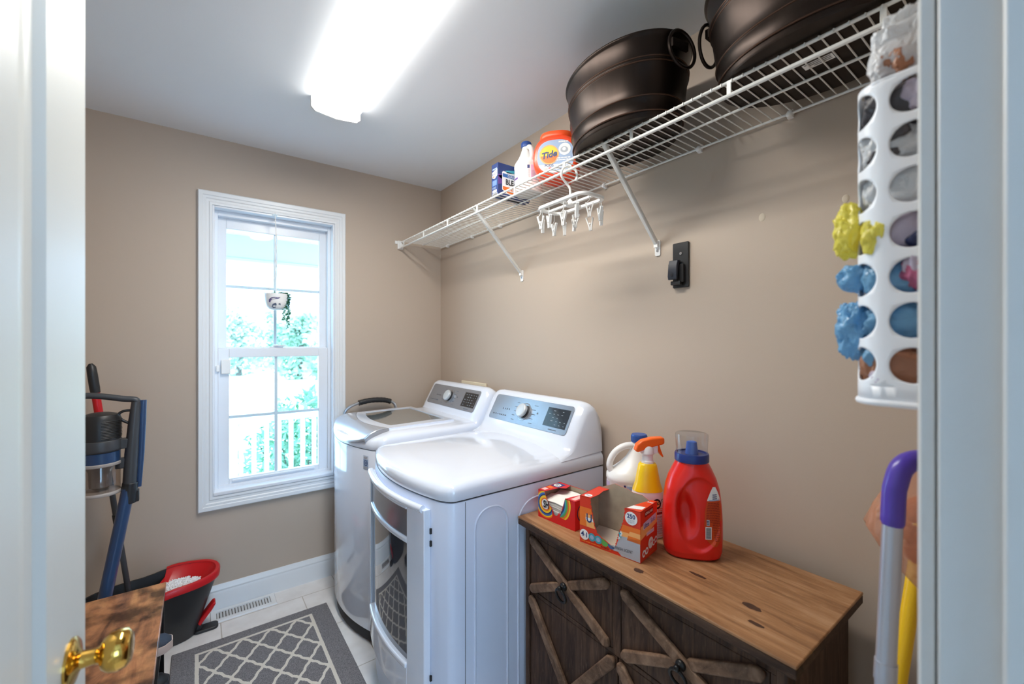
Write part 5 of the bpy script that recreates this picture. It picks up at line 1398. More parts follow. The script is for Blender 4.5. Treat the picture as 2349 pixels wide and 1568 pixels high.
# white jug and spray bottle behind the boxes
t_, T_ = build_jug('white plastic jug with blue cap standing on the cabinet behind the cartons', 1.207, 0.946, CT, math.radians(-38), 1.05)
jug_label(t_, T_, 31, True)
def build_spray():
    x, y = 1.141, 0.822
    t = thing('spray_bottle', 'white and yellow spray bottle with an orange trigger, on the cabinet', 'spray bottle', (x, y, CT), math.radians(-36))
    T = wm(t) @ Matrix.Diagonal((1.0, 1.0, 1.085, 1))
    mb = MB(T)
    prof = [(0.047, 0.0), (0.051, 0.004), (0.052, 0.02), (0.052, 0.090), (0.050, 0.112), (0.045, 0.134), (0.038, 0.152)]
    mb.loft([[(p[0], p[1], z) for p in superell(r, r * 0.62 + 0.006, 40, 2.3)] for r, z in prof]); mb.build('bottle_body', M_WHITEP, t, smooth=60)
    mb = MB(T); mb.loft([[(p[0], p[1], z) for p in superell(r, r * 0.62 + 0.006, 40, 2.3)] for r, z in ((0.0468, 0.130), (0.0385, 0.1525), (0.033, 0.180), (0.028, 0.203), (0.024, 0.208))]); yo = mb.build('neck_sleeve', mat('sleeve_yellow', rgb(250, 208, 20), 0.3), t, smooth=60); yo['label'] = 'yellow neck sleeve'
    mb = MB(T); mb.lathe([(0.019, 0.206), (0.019, 0.214), (0.0165, 0.216), (0.0165, 0.232), (0.020, 0.234), (0.019, 0.250), (0.014, 0.258)], n=24); mb.box((-0.022, -0.010, 0.236), (0.030, 0.010, 0.262)); mb.build('spray_neck', M_WHITEP, t, smooth=50, bevel=0.002)
    mo = mat('trigger_orange', rgb(250, 104, 20), 0.35)
    mb = MB(T); out = [(-0.042, 0.244), (-0.036, 0.262), (-0.020, 0.274), (0.010, 0.281), (0.044, 0.283), (0.050, 0.280), (0.050, 0.266), (0.044, 0.262), (0.016, 0.256), (-0.014, 0.246), (-0.034, 0.240)]
    mb.loft([[(a, w, b) for a, b in out] for w in (-0.0135, 0.0135)]); mb.build('spray_head', mo, t, bevel=0.004, seg=3)
    mb = MB(T); out = [(0.026, 0.260), (0.036, 0.260), (0.040, 0.246), (0.048, 0.228), (0.047, 0.224), (0.040, 0.230), (0.032, 0.242)]
    mb.loft([[(a, w, b) for a, b in out] for w in (-0.008, 0.008)]); mb.build('trigger', mo, t, bevel=0.002)
    L = MB(T)
    def S(d):
        def g(a, b):
            r = lerp(prof[::1] and [(z, r) for r, z in prof], b); th = -PI / 2 + a / 0.048
            c, s_ = math.cos(th), math.sin(th); e = 2.3
            return Vector(((r + d) * math.copysign(abs(c) ** (2 / e), c), (r * 0.62 + 0.006 + d) * math.copysign(abs(s_) ** (2 / e), s_), b))
        return g
    rg = random.Random(6); f1, f2 = S(0.0005), S(0.001)
    L.patch([(0.014 + u, 0.100 + v) for u, v in circle(0, 0, 0.014, 24)], f1, BLK, 2); L.patch([(0.014 + u, 0.100 + v) for u, v in circle(0, 0, 0.009, 20)], f2, LOR, 2)
    L.text('SHOUT', 0.012, lambda a, b: S(0.0015)(0.020 + a, 0.102 + b + a * 0.35), BLK, 0.03, squeeze=0.8)
    lines(L, 0.016, 0.044, 0.078, 0.088, 2, f1, ORG, rg); L.rect(0.012, 0.070, 0.046, 0.0765, f1, DRD, 6); lines(L, 0.010, 0.046, 0.014, 0.066, 14, f1, GRY, rg); lines(L, 0.010, 0.046, 0.006, 0.066, 9, f1, ORG, rg, 0.15)
    L.build('printed_label', PAL, t, smooth=0)
build_spray()

def build_detergent():
    x, y = 1.146, 0.676
    rz = math.radians(-50)
    t = thing('detergent_bottle', 'big red laundry detergent bottle with a clear cap, right of the cartons', 'detergent bottle', (x, y, CT), rz)
    T = wm(t)
    A = [(0.0, 0.066), (0.006, 0.074), (0.02, 0.078), (0.06, 0.080), (0.11, 0.0795), (0.15, 0.077), (0.19, 0.072), (0.22, 0.064), (0.245, 0.053), (0.262, 0.044), (0.268, 0.043)]
    B = [(0.0, 0.046), (0.006, 0.053), (0.02, 0.056), (0.10, 0.056), (0.16, 0.055), (0.20, 0.052), (0.235, 0.047), (0.262, 0.043), (0.268, 0.043)]
    E_ = lambda h: 2.9 - 0.9 * smoothstep(0.18, 0.262, h)
    def surf(th, h, d=0.0):
        a, b, e = lerp(A, h), lerp(B, h), E_(h)
        c, s_ = math.cos(th), math.sin(th)
        px = a * math.copysign(abs(c) ** (2 / e), c); py = b * math.copysign(abs(s_) ** (2 / e), s_)
        # recessed field on the broad faces, deepest at the grip
        w = 0.0
        q = math.hypot((px - 0.012) / 0.060, (h - 0.128) / 0.104)
        w += 0.0055 * (1 - smoothstep(0.90, 1.0, q))
        g = math.hypot((px + 0.022 + 0.10 * (h - 0.125) ** 1) / 0.030, (h - 0.128) / 0.074)
        w += 0.022 * (1 - smoothstep(0.30, 1.0, g))
        py -= math.copysign(w, s_) * abs(s_) ** 0.3
        k = d
        return Vector((px + k * c, py + k * s_, h))
    mb = MB(T)
    n, hs = 144, []
    h = 0.0
    while h < 0.266: hs.append(h); h += 0.003 if h > 0.02 else 0.002
    hs.append(0.268)
    mb.loft([[surf(2 * PI * i / n, h) for i in range(n)] for h in hs])
    mb.build('bottle_body', mat('detergent_red', rgb(226, 32, 24), 0.28, coat=0.15), t, smooth=70)
    mb = MB(T); mb.lathe([(0.044, 0.264), (0.0465, 0.266), (0.0465, 0.284), (0.0445, 0.288), (0.040, 0.288), (0.040, 0.284), (0.001, 0.284)], n=48); co = mb.build('collar', mat('collar_navy', rgb(30, 52, 120), 0.3), t, smooth=40); co['label'] = 'navy blue collar under the cap'
    mb = MB(T); mb.lathe([(0.018, 0.284), (0.016, 0.300), (0.014, 0.318), (0.010, 0.320), (0.001, 0.320)], n=24, sx=1.0, sy=0.8); mb.build('spout', mat('spout_blue', rgb(52, 92, 178), 0.35), t)
    mb = MB(T); mb.lathe([(0.0430, 0.2882), (0.0425, 0.300), (0.0445, 0.338), (0.0440, 0.3415), (0.041, 0.343), (0.0005, 0.343)], n=48, cap0=False); mb.build('measuring_cap', glassy('clear_cap_plastic', (0.90, 0.92, 0.95, 1), 0.10, 0.12), t, smooth=40)
    # label on the broad face, right of the grip; local -y is the face turned to the room
    def fn(d):
        def g(u, v):
            a, e = lerp(A, v), E_(v)
            c = max(-1, min(1, u / a)); th = -math.acos(math.copysign(abs(c) ** (e / 2), c))
            p = surf(th, v); q = surf(th + 0.01, v); nn = (q - p).cross(Vector((0, 0, 1))).normalized()
            if nn.y > 0: nn = -nn
            return p + nn * (0.0007 + d)
        return g
    L = MB(T); f1, f2, f3 = fn(0.0), fn(0.0005), fn(0.0009)
    rg = random.Random(17)
    ul = lambda v: lerp([(0.044, 0.046), (0.06, 0.030), (0.10, 0.024), (0.14, 0.026), (0.17, 0.032), (0.19, 0.040), (0.205, 0.048)], v)
    ur = lambda v: lerp([(0.044, 0.058), (0.06, 0.068), (0.10, 0.0715), (0.14, 0.0705), (0.17, 0.067), (0.19, 0.061), (0.205, 0.054)], v)
    M_OR2 = 3
    N = 34
    vs, vv = [], []
    for i in range(N):
        va, vb = 0.044 + 0.161 * i / N, 0.044 + 0.161 * (i + 1) / N
        m = WHT if va > 0.166 else DRD if False else ORG
        for j in range(8):
            def uu(v, k): return ul(v) + (ur(v) - ul(v)) * k / 8
            L.face([f1(uu(va, j), va), f1(uu(va, j + 1), va), f1(uu(vb, j + 1), vb), f1(uu(vb, j), vb)], m if m == WHT else len(PAL))
    for i in range(24):
        v = 0.160 - i * 0.0046
        if v < 0.05: break
        x0_ = ul(v) + (0.004 if v > 0.105 else 0.022); x1_ = ur(v) - 0.004
        if x1_ - x0_ < 0.01: continue
        u = x0_
        while u < x1_:
            w = rg.uniform(0.003, 0.009); e_ = min(u + w * 0.85, x1_)
            L.face([f2(u, v), f2(e_, v), f2(e_, v + 0.0018), f2(u, v + 0.0018)], DRD); u += w
    lines(L, 0.046, 0.060, 0.170, 0.186, 3, f2, NVY, rg); L.rect(0.036, 0.167, 0.064, 0.170, f2, PBL, 6)
    barcode(L, 0.027, 0.062, 0.043, 0.096, f2, f3, rg, True); L.rect(0.030, 0.100, 0.038, 0.116, f2, GRY, 3); lines(L, 0.031, 0.037, 0.102, 0.114, 3, f3, NVY, rg)
    L.build('printed_label', PAL + [mat('print_burnt_orange', rgb(208, 72, 24), 0.4)], t, smooth=0)
build_detergent()

# ================================================================ HANGING PLANTER IN THE WINDOW
def build_planter():
    x, y, zr = 0.345, 2.632, 1.648
    t = thing('hanging_planter', 'small white hanging pot with a trailing succulent in front of the window', 'planter', (x, y, zr))
    mb = MB()
    mb.lathe([(0.018, -0.088), (0.034, -0.084), (0.046, -0.070), (0.053, -0.045), (0.056, -0.015), (0.0565, 0.0), (0.0535, 0.0), (0.050, -0.015), (0.001, -0.02)], (x, y, zr), 36)
    po = mb.build('pot', M_WHITEP, t, smooth=60)
    L = MB()
    def f(a, b):
        th = -PI / 2 - 0.35 + a / 0.05; r = lerp([(-0.088, 0.018), (-0.084, 0.034), (-0.070, 0.046), (-0.045, 0.053), (-0.015, 0.056), (0, 0.0565)], b) + 0.0025
        return Vector((x + r * math.cos(th), y + r * math.sin(th), zr + b))
    leaf = [(-0.022, -0.046), (-0.020, -0.034), (-0.010, -0.025), (0.004, -0.022), (0.018, -0.024), (0.030, -0.021), (0.020, -0.030), (0.008, -0.031), (-0.006, -0.034), (-0.012, -0.042), (-0.016, -0.052)]
    L.face([f(u, v) for u, v in leaf], 0)
    L.face([f(u, v) for u, v in [(-0.012, -0.072), (-0.004, -0.058), (0.010, -0.052), (0.014, -0.060), (0.008, -0.078), (-0.006, -0.080)]], 1)
    L.face([f(u, v) for u, v in [(0.020, -0.058), (0.030, -0.052), (0.034, -0.064)]], 1)
    L.build('painted_leaves', [mat('paint_violet', rgb(92, 84, 132), 0.5), mat('paint_slate', rgb(84, 98, 120), 0.5)], po, smooth=0)
    h = MB()
    top = (x - 0.004, y, WZ1 - 0.006)
    h.tube([top, (x - 0.003, y, 2.045), (x, y, 1.99)], 0.0022, 6); h.ball((x - 0.003, y, 2.045), 0.005, 8)
    for a in (0.4, 2.5, 4.6):
        pts = [(x, y, 1.99)] + [(x + 0.006 * math.cos(a + k * 1.3), y + 0.006 * math.sin(a + k * 1.3), 1.99 - k * 0.05) for k in range(1, 6)] + [(x + 0.053 * math.cos(a), y + 0.053 * math.sin(a), zr - 0.002)]
        h.tube(pts, 0.0018, 6)
    h.build('hanging_cord', M_WHITEP, t)
    c = MB(); c.tube([(x - 0.004, y, WZ1 - 0.002), (x - 0.004, y - 0.012, WZ1 - 0.010), (x - 0.004, y, WZ1 - 0.016)], 0.002, 6); c.box((x - 0.016, y - 0.006, WZ1 - 0.0115), (x + 0.008, y + 0.03, WZ1 - 0.0102)); c.build('ceiling_hook', M_WHITEP, t)
    p = MB(); rg = random.Random(9); bd = MB()
    for i in range(26):
        a = rg.uniform(0, 2 * PI); r = rg.uniform(0.01, 0.05)
        bx, by = x + r * math.cos(a), y + r * math.sin(a)
        d = Vector((math.cos(a) * 0.5, math.sin(a) * 0.5, 1)).normalized()
        p.tube([(bx, by, zr - 0.012), Vector((bx, by, zr - 0.012)) + d * rg.uniform(0.020, 0.034)], [0.0032, 0.0008], 5)
    for k in range(15):
        a = rg.uniform(-1.1, 0.7); r0 = 0.056; L_ = rg.uniform(0.05, 0.19) if k else 0.20
        if k > 8: L_ *= 0.55
        ox = x + r0 * math.cos(a); oy = y + r0 * math.sin(a) * 0.5
        n = int(L_ / 0.0075); pts = []
        for i in range(n):
            q = i / n
            pos = Vector((ox + 0.010 * math.sin(q * 3) + rg.uniform(-0.003, 0.003) - 0.004 + 0.012 * (q < 0.2) * q * 5, oy + rg.uniform(-0.003, 0.003), zr + 0.008 - i * 0.0078))
            pts.append(pos)
            for s in range(2):
                aa = rg.uniform(0, 2 * PI); d = Vector((math.cos(aa), math.sin(aa), rg.uniform(-0.5, 0.2)))
                bd.tube([pos, pos + d * 0.006, pos + d * 0.011], [0.0014, 0.0032, 0.0008], 5)
        if len(pts) > 1: bd.tube([(x + 0.03 * math.cos(a), y + 0.03 * math.sin(a), zr - 0.004)] + pts, 0.0010, 4)
    p.build('succulent_tips', mat('succulent_green', rgb(98, 142, 110), 0.5), t)
    bd.build('trailing_stems', mat('succulent_dark', rgb(44, 104, 76), 0.5), t)
build_planter()

# ================================================================ LEFT SIDE
def build_bucket():
    cx, cy = -0.168, 2.528
    t = thing('mop_bucket', 'black spin mop bucket with a red wringer rim on the floor by the baseboard', 'bucket', (cx, cy, 0))
    def sec(a, b, z, dx=0, dy=0, zf=None): return [(u, v, z if zf is None else zf(u)) for u, v in superell(a, b, 64, 2.5, cx + dx, cy + dy)]
    def rimz(u): return 0.262 + 0.022 * smoothstep(cx - 0.05, cx + 0.10, u)
    mb = MB()
    mb.loft([sec(0.160, 0.078, 0.001, 0.0, 0.016), sec(0.166, 0.083, 0.008, 0.0, 0.016), sec(0.205, 0.105, 0.14, 0, 0.006), sec(0.236, 0.125, 0.235), sec(0.247, 0.136, 0, zf=rimz), sec(0.247, 0.136, 0, zf=lambda u: rimz(u) + 0.006), sec(0.238, 0.128, 0, zf=lambda u: rimz(u) + 0.006), sec(0.226, 0.116, 0.23), sec(0.155, 0.070, 0.012, 0, 0.016)])
    mb.build('bucket_body', M_BLACKP, t, smooth=50)
    # red rim and bowl over the right half
    mb = MB()
    def half(a, b, z, zf=None, lo=0.035):
        pts = [(u, v) for u, v in superell(a, b, 96, 2.5, cx, cy) if u > cx + lo]
        pts.sort(key=lambda p: math.atan2(p[1] - cy, p[0] - cx - lo))
        return [(u, v, (z if zf is None else zf(u) + z)) for u, v in pts]
    N = 34
    def res(lst):
        P = [Vector(p) for p in lst]; L = [0]
        for a, b in zip(P, P[1:]): L.append(L[-1] + (b - a).length)
        out = []
        for i in range(N + 1):
            s = L[-1] * i / N; k = 0
            while k < len(L) - 2 and L[k + 1] < s: k += 1
            q = (s - L[k]) / max(1e-9, L[k + 1] - L[k]); out.append(P[k].lerp(P[k + 1], q))
        return out
    bx, by = cx + 0.105, cy - 0.020
    bowl = [(bx + 0.088 * math.cos(a), by + 0.070 * math.sin(a)) for a in [-PI * 0.80 + 1.6 * PI * i / N for i in range(N + 1)]]
    rings = [res(half(0.247, 0.136, -0.022, rimz)), res(half(0.256, 0.145, -0.020, rimz)), res(half(0.258, 0.147, 0.004, rimz)), res(half(0.252, 0.141, 0.012, rimz)), res(half(0.240, 0.130, 0.010, rimz)), res(half(0.234, 0.124, -0.004, rimz)),
             [Vector((u, v, 0.236)) for u, v in bowl], [Vector((bx + (u - bx) * 0.86, by + (v - by) * 0.86, 0.206)) for u, v in bowl], [Vector((bx + (u - bx) * 0.5, by + (v - by) * 0.5, 0.180)) for u, v in bowl]]
    mb.loft(rings, closed=False, cap0=False, cap1=False)
    wo = mb.build('wringer_basket', M_RED, t, smooth=50); wo['label'] = 'red wringer basket and rim'
    # partition between the clean side and the wringer
    mb = MB(); xa = cx + 0.040
    mb.loft([[(xa - 0.06 + 0.07 * q, cy - 0.128 + 0.256 * q, 0.26), (xa - 0.06 + 0.07 * q + 0.06, cy - 0.128 + 0.256 * q, 0.215), (xa - 0.055 + 0.07 * q + 0.06, cy - 0.128 + 0.256 * q, 0.212), (xa - 0.064 + 0.07 * q, cy - 0.128 + 0.256 * q, 0.256)] for q in (0.03, 0.5, 0.97)])
    mb.build('splash_guard', M_RED, t, smooth=40)
    # foot pedal
    mb = MB(); mb.prism(rrect(cx + 0.150, cy - 0.028, cx + 0.250, cy + 0.030, 0.02), lambda a, b, d: Vector((a, b, d)), 0.001, 0.014); mb.box((cx + 0.162, cy - 0.014, 0.012), (cx + 0.186, cy + 0.014, 0.04)); mb.build('pedal_base', M_BLACKP, t, bevel=0.003)
    mb = MB()
    pr = [(0.178, 0.036), (0.196, 0.060), (0.226, 0.098), (0.240, 0.122), (0.236, 0.132), (0.226, 0.128), (0.206, 0.104), (0.180, 0.072), (0.168, 0.050)]
    mb.loft([[(cx + u, cy - 0.004 + w, z) for u, z in pr] for w in (-0.024, 0.024)]); mb.build('foot_pedal', M_RED, t, bevel=0.005, seg=3)
    # white mop head resting in the wringer
    m = MB(); rg = random.Random(3)
    m.lathe([(0.050, 0.200), (0.078, 0.236), (0.078, 0.252), (0.056, 0.262), (0.020, 0.268), (0.0005, 0.269)], (bx - 0.006, by, 0), 24, sx=1.0, sy=0.78)
    for i in range(520):
        a = rg.uniform(0, 2 * PI); r = math.sqrt(rg.random()) * 0.082
        p = Vector((bx - 0.006 + r * math.cos(a), by + 0.78 * r * math.sin(a), 0.266 - 0.018 * (r / 0.082) ** 2))
        d = Vector((rg.uniform(-1, 1), rg.uniform(-1, 1), rg.uniform(0.15, 1.0))).normalized()
        m.tube([p - d * 0.004, p + d * 0.007, p + d * 0.013 + Vector((rg.uniform(-1, 1), rg.uniform(-1, 1), 0)) * 0.004], [0.003, 0.0036, 0.0022], 5)
    tag(m.build('mop_head', mat('microfibre_white', rgb(238, 238, 240), 0.95, sheen=0.3)), 'fluffy white microfibre mop head sitting in the red wringer', 'mop head')
build_bucket()

def build_mop():
    p0 = Vector((-0.235, 2.575, 0.03)); p1 = Vector((-0.375, 2.585, 1.292))
    # leaning pole standing in the bucket
    b = Vector((-0.222, 2.574, 0.020))
    t = thing('mop', 'dark mop pole with a red section and black grip, leaning in the bucket', 'mop', tuple(b))
    d = (p1 - b); L = d.length; d.normalize()
    mb = MB(); mb.cyl(b, b + d * (L - 0.30), 0.0105, n=14); mb.build('pole', M_GREYP, t)
    mb = MB(); mb.cyl(b + d * (L - 0.32), b + d * (L - 0.125), 0.0150, n=16); ro = mb.build('grip_tube', M_RED, t); ro['label'] = 'red upper tube'
    g = MB(); g.tube([b + d * (L - 0.13), b + d * (L - 0.11), b + d * (L - 0.05), b + d * (L - 0.015), b + d * L], [0.0165, 0.0175, 0.0175, 0.0160, 0.006], 16); g.build('grip_cap', M_BLACKP, t)
    c = MB(); c.cyl(b + d * 0.56, b + d * 0.60, 0.0130, n=14); c.build('joint_collar', M_BLACKP, t)
build_mop()

def build_vacuum():
    y = 2.385
    t = thing('stick_vacuum', 'blue and grey cordless stick vacuum leaning beside the mop bucket', 'vacuum cleaner', (-0.33, y, 0))
    foot = Vector((-0.348, 2.30, 0.05)); top = Vector((-0.232, y, 0.775))
    mb = MB(); mb.tube([foot, top], [0.029, 0.030], 20, flat=0.75); wo = mb.build('wand', M_BLUE, t); wo['label'] = 'blue wand'
    mb = MB(); mb.box((-0.46, 2.245, 0.006), (-0.215, 2.335, 0.055)); mb.box((-0.375, 2.28, 0.03), (-0.32, 2.325, 0.085)); mb.build('floor_head', M_GREYP, t, bevel=0.012, seg=3)
    X = lambda x, z, o=0.0: Vector((x, y + o, z))
    mb = MB(); mb.tube([X(-0.234, 0.715), X(-0.226, 0.80)], [0.033, 0.031], 18, flat=0.85); mb.box((-0.222, y - 0.012, 0.715), (-0.198, y + 0.012, 0.765)); mb.build('wand_collar', M_BLACKP, t, bevel=0.003)
    mb = MB(); mb.tube([X(-0.229, 0.775), X(-0.222, 0.92), X(-0.214, 1.05), X(-0.208, 1.135)], [0.029, 0.029, 0.025, 0.019], 18, flat=0.8); mb.build('spine', M_GREYP, t, smooth=60)
    mb = MB(); mb.tube([X(-0.200, 0.775), X(-0.193, 0.92), X(-0.188, 1.05), X(-0.186, 1.140)], [0.006, 0.008, 0.008, 0.008], 10, flat=1.6); mb.build('spine_trim', M_BLUE, t, smooth=60)
    hp = smoothpath([X(-0.204, 1.085), X(-0.203, 1.125), X(-0.212, 1.143), X(-0.250, 1.150), X(-0.310, 1.164), X(-0.362, 1.170), X(-0.376, 1.160), X(-0.378, 1.110), X(-0.372, 1.06)], 6)
    mb = MB(); mb.tube(hp, 0.0125, 14); mb.build('handle_loop', M_GREYP, t, smooth=60)
    mb = MB(); mb.tube(smoothpath([X(-0.214, 1.080), X(-0.222, 1.098), X(-0.248, 1.098), X(-0.262, 1.085), X(-0.252, 1.062), X(-0.220, 1.040)], 6), 0.0055, 10); mb.build('trigger_guard', M_BLACKP, t, smooth=60)
    cx = -0.318
    mb = MB(); mb.lathe([(0.060, 0.985), (0.064, 0.99), (0.064, 1.075), (0.056, 1.090), (0.030, 1.098), (0.001, 1.099)], (cx, y, 0), 36)
    for i in range(12):
        z = 1.000 + i * 0.006
        mb.tube([(cx + 0.0655 * math.cos(a), y + 0.0655 * math.sin(a), z) for a in [-1.4 + 1.5 * k / 14 for k in range(15)]], 0.0014, 5)
    mb.build('motor_housing', M_BLACKP, t)
    mb = MB(); mb.lathe([(0.060, 0.940), (0.068, 0.948), (0.069, 0.975), (0.066, 0.990), (0.058, 0.990)], (cx, y, 0), 36); mb.box((cx + 0.04, y - 0.02, 0.945), (-0.215, y + 0.02, 0.985)); mb.build('motor_collar', M_GREYP, t, bevel=0.003)
    mb = MB(); mb.lathe([(0.058, 0.893), (0.0625, 0.896), (0.0625, 0.940), (0.058, 0.943)], (cx, y, 0), 36); mb.build('filter_band', M_BLUE, t)
    mb = MB(); mb.lathe([(0.058, 0.772), (0.062, 0.776), (0.062, 0.890), (0.060, 0.894)], (cx, y, 0), 36, cap0=True, cap1=False); mb.build('dust_cup', glassy('dust_cup_plastic', (0.78, 0.74, 0.71, 1), 0.08, 0.08), t)
    mb = MB(); mb.lathe([(0.064, 0.886), (0.066, 0.889), (0.066, 0.897), (0.063, 0.899)], (cx, y, 0), 36); mb.build('cup_ring', mat('cup_ring_grey', rgb(176, 170, 166), 0.3), t)
    mb = MB(); mb.lathe([(0.063, 0.768), (0.065, 0.771), (0.065, 0.779), (0.063, 0.782)], (cx, y, 0), 36); mb.build('cup_ring', mat('cup_ring_grey', rgb(176, 170, 166), 0.3), t)
    mb = MB(); mb.lathe([(0.020, 0.79), (0.034, 0.80), (0.036, 0.86), (0.050, 0.892)], (cx, y, 0), 24); mb.build('cyclone', mat('cyclone_grey', rgb(128, 120, 116), 0.5), t)
    mb = MB(); mb.box((cx + 0.045, y - 0.014, 0.862), (-0.212, y + 0.014, 0.905)); mb.build('release_latch', M_GREYP, t, bevel=0.004)
    # back feet of the spine lean: a small bracket clipped between wand and wall
build_vacuum()

def build_bench():
    x0, x1, y0, y1, zt = -0.455, -0.098, 1.42, 2.138, 0.45
    t = thing('shoe_bench', 'low bench with a rustic brown top and black metal frame, behind the open door', 'bench', ((x0 + x1) / 2, (y0 + y1) / 2, 0))
    mb = MB(); mb.box((x0, y0, zt - 0.020), (x1, y1, zt)); mb.build('bench_top', M_BENCH, t, bevel=0.0018)
    for x in (x0 + 0.012, x1 - 0.016):
        for y in (y0 + 0.014, y1 - 0.016):
            mb = MB(); mb.box((x - 0.010, y - 0.010, 0.0), (x + 0.010, y + 0.010, zt - 0.020)); mb.build('leg', M_BLACK, t, bevel=0.0015)
    for z in (0.10, 0.245):
        mb = MB()
        for x in (x0 + 0.012, x1 - 0.016): mb.box((x - 0.006, y0 + 0.024, z - 0.006), (x + 0.006, y1 - 0.026, z + 0.006))
        n = 12
        for i in range(n): 
            yy = y0 + 0.03 + (y1 - y0 - 0.06) * i / (n - 1); mb.cyl((x0 + 0.012, yy, z), (x1 - 0.016, yy, z), 0.003, n=6)
        mb.build('wire_rack', M_BLACK, t)
    return x0, x1, y0, y1
build_bench()

def build_shoe(label, x, y, z, rz, upper, sole):
    """shoe pointing along local +x, heel at -0.28"""
    t = thing('sneaker', label, 'shoe', (x, y, z), rz, 'shoes on the bench racks')
    T = wm(t)
    out = [(-0.28, 0.028, 0.085), (-0.25, 0.034, 0.092), (-0.19, 0.036, 0.080), (-0.12, 0.040, 0.066), (-0.06, 0.046, 0.052), (-0.02, 0.040, 0.042), (0.0, 0.020, 0.030)]
    mb = MB(T); rings = []
    for u, w, h in out:
        rings.append([(u, w * math.cos(a), 0.024 + (h - 0.024) * max(0, math.sin(a)) ** 0.8) for a in [PI * i / 14 for i in range(15)]])
    mb.loft(rings); uo = mb.build('upper', upper, t, smooth=60)
    mb = MB(T); rings = []
    for u, w, h in [(-0.286, 0.020, 0)] + out + [(0.004, 0.012, 0)]:
        rings.append([(u, w * 1.12, 0.0), (u, w * 1.16, 0.012), (u, w * 1.10, 0.027), (u, -w * 1.10, 0.027), (u, -w * 1.16, 0.012), (u, -w * 1.12, 0.0)])
    mb.loft(rings); mb.build('sole', sole, t, smooth=50)
    mb = MB(T)
    for i in range(5):
        u = -0.16 + i * 0.02; h = lerp([(a, c) for a, b, c in out], u) + 0.003
        mb.tube([(u, -0.024, h - 0.010), (u + 0.004, 0, h), (u, 0.024, h - 0.010)], 0.0022, 6)
    mb.build('laces', C_WHITE if False else M_GREYP, t)
M_SH1 = mat('shoe_navy', rgb(44, 54, 70), 0.7, bump=0.4, bscale=300); M_SOLE1 = mat('sole_pale', rgb(196, 176, 166), 0.7); M_SH2 = mat('shoe_black', rgb(26, 27, 31), 0.6); M_SOLE2 = mat('sole_dark', rgb(50, 52, 58), 0.7)
build_shoe('dark blue sneaker with a pale sole poking out of the bench rack', -0.078, 2.040, 0.2515, 0.05, M_SH1, M_SOLE1)
build_shoe('black shoe on the lowest bench rack, under the dark blue sneaker', -0.088, 2.040, 0.1065, 0.0, M_SH2, M_SOLE2)

# ================================================================ RIGHT SIDE: dispenser, bags, mop, broom
def build_dispenser():
    XC, Y0, hw, dep, r = 0.800, YF + 0.006, 0.070, 0.092, 0.036
    z0, z1 = 1.305, 1.735
    t = thing('bag_dispenser', 'white plastic bag dispenser with round holes hanging beside the doorway', 'bag dispenser', (XC, YF, z0))
    # open path: left back -> left front corner -> front -> right front corner -> right back
    def path(s):
        L1 = dep - r; A = PI / 2 * r; L2 = 2 * hw - 2 * r
        if s < L1: return Vector((XC - hw, Y0 + s, 0)), Vector((-1, 0, 0))
        s -= L1
        if s < A:
            a = s / r; return Vector((XC - hw + r - r * math.cos(a), Y0 + L1 + r * math.sin(a), 0)), Vector((-math.cos(a), math.sin(a), 0))
        s -= A
        if s < L2: return Vector((XC - hw + r + s, Y0 + dep, 0)), Vector((0, 1, 0))
        s -= L2
        if s < A:
            a = s / r; return Vector((XC + hw - r + r * math.sin(a), Y0 + L1 + r * math.cos(a), 0)), Vector((math.sin(a), math.cos(a), 0))
        s -= A
        return Vector((XC + hw, Y0 + L1 - s, 0)), Vector((1, 0, 0))
    TOT = 2 * (dep - r) + PI * r + 2 * hw - 2 * r
    cols = 5; cw = TOT / cols
    rows = 7; rh = 0.0578; zb = z0 + 0.022
    mb = MB()
    S = lambda s, z: path(min(max(s, 0.0), TOT - 1e-6))[0] + Vector((0, 0, z))
    for c in range(cols):
        s0 = c * cw
        for rr in range(rows):
            za = zb + rr * rh
            cs, cz = s0 + cw / 2, za + rh / 2 + 0.004
            n = 40; outer = []; inner = []
            for i in range(n):
                a = 2 * PI * i / n; dx, dz = math.cos(a), math.sin(a)
                k = min((cw / 2) / max(1e-6, abs(dx)), (rh / 2) / max(1e-6, abs(dz)))
                outer.append((cs + dx * k, za + rh / 2 + dz * k)); inner.append((cs + 0.0228 * dx, cz + 0.0228 * dz - 0.004))
            rings = []
            for q in (0, 0.34, 0.67, 1): rings.append([S(o[0] + (i_[0] - o[0]) * q, o[1] + (i_[1] - o[1]) * q) for o, i_ in zip(outer, inner)])
            mb.loft(rings, cap0=False, cap1=False)
            # square the corners of the cell
            for sx in (-1, 1):
                for sz in (-1, 1):
                    ca = math.atan2(sz * rh / 2, sx * cw / 2)
                    i0 = int(math.floor((ca % (2 * PI)) / (2 * PI) * n)); i1 = (i0 + 1) % n
                    mb.add([S(*outer[i0]), S(*outer[i1]), S(cs + sx * cw / 2, za + rh / 2 + sz * rh / 2)], [(0, 1, 2)])
    for za, zc in ((z0, zb), (zb + rows * rh, z1)):
        mb.rect(0, za, TOT, zc, S, 0, 60, 1)
    mb.build('dispenser_shell', mat('dispenser_white', rgb(236, 239, 244), 0.35), t, smooth=50, solid=0.0026, weld=0.0004)
    b = MB(); pts = [S(TOT * i / 60, 0) for i in range(61)]
    b.tube([p + Vector((0, 0, z0)) for p in pts], 0.0045, 8); b.build('bottom_rim', mat('dispenser_white', rgb(236, 239, 244), 0.35), t)
    b = MB(); b.box((XC - hw + 0.004, YF + 0.0005, z0), (XC + hw - 0.004, YF + 0.005, z1)); b.build('back_plate', mat('dispenser_white', rgb(236, 239, 244), 0.35), t)
    return XC, Y0, hw, dep
build_dispenser()
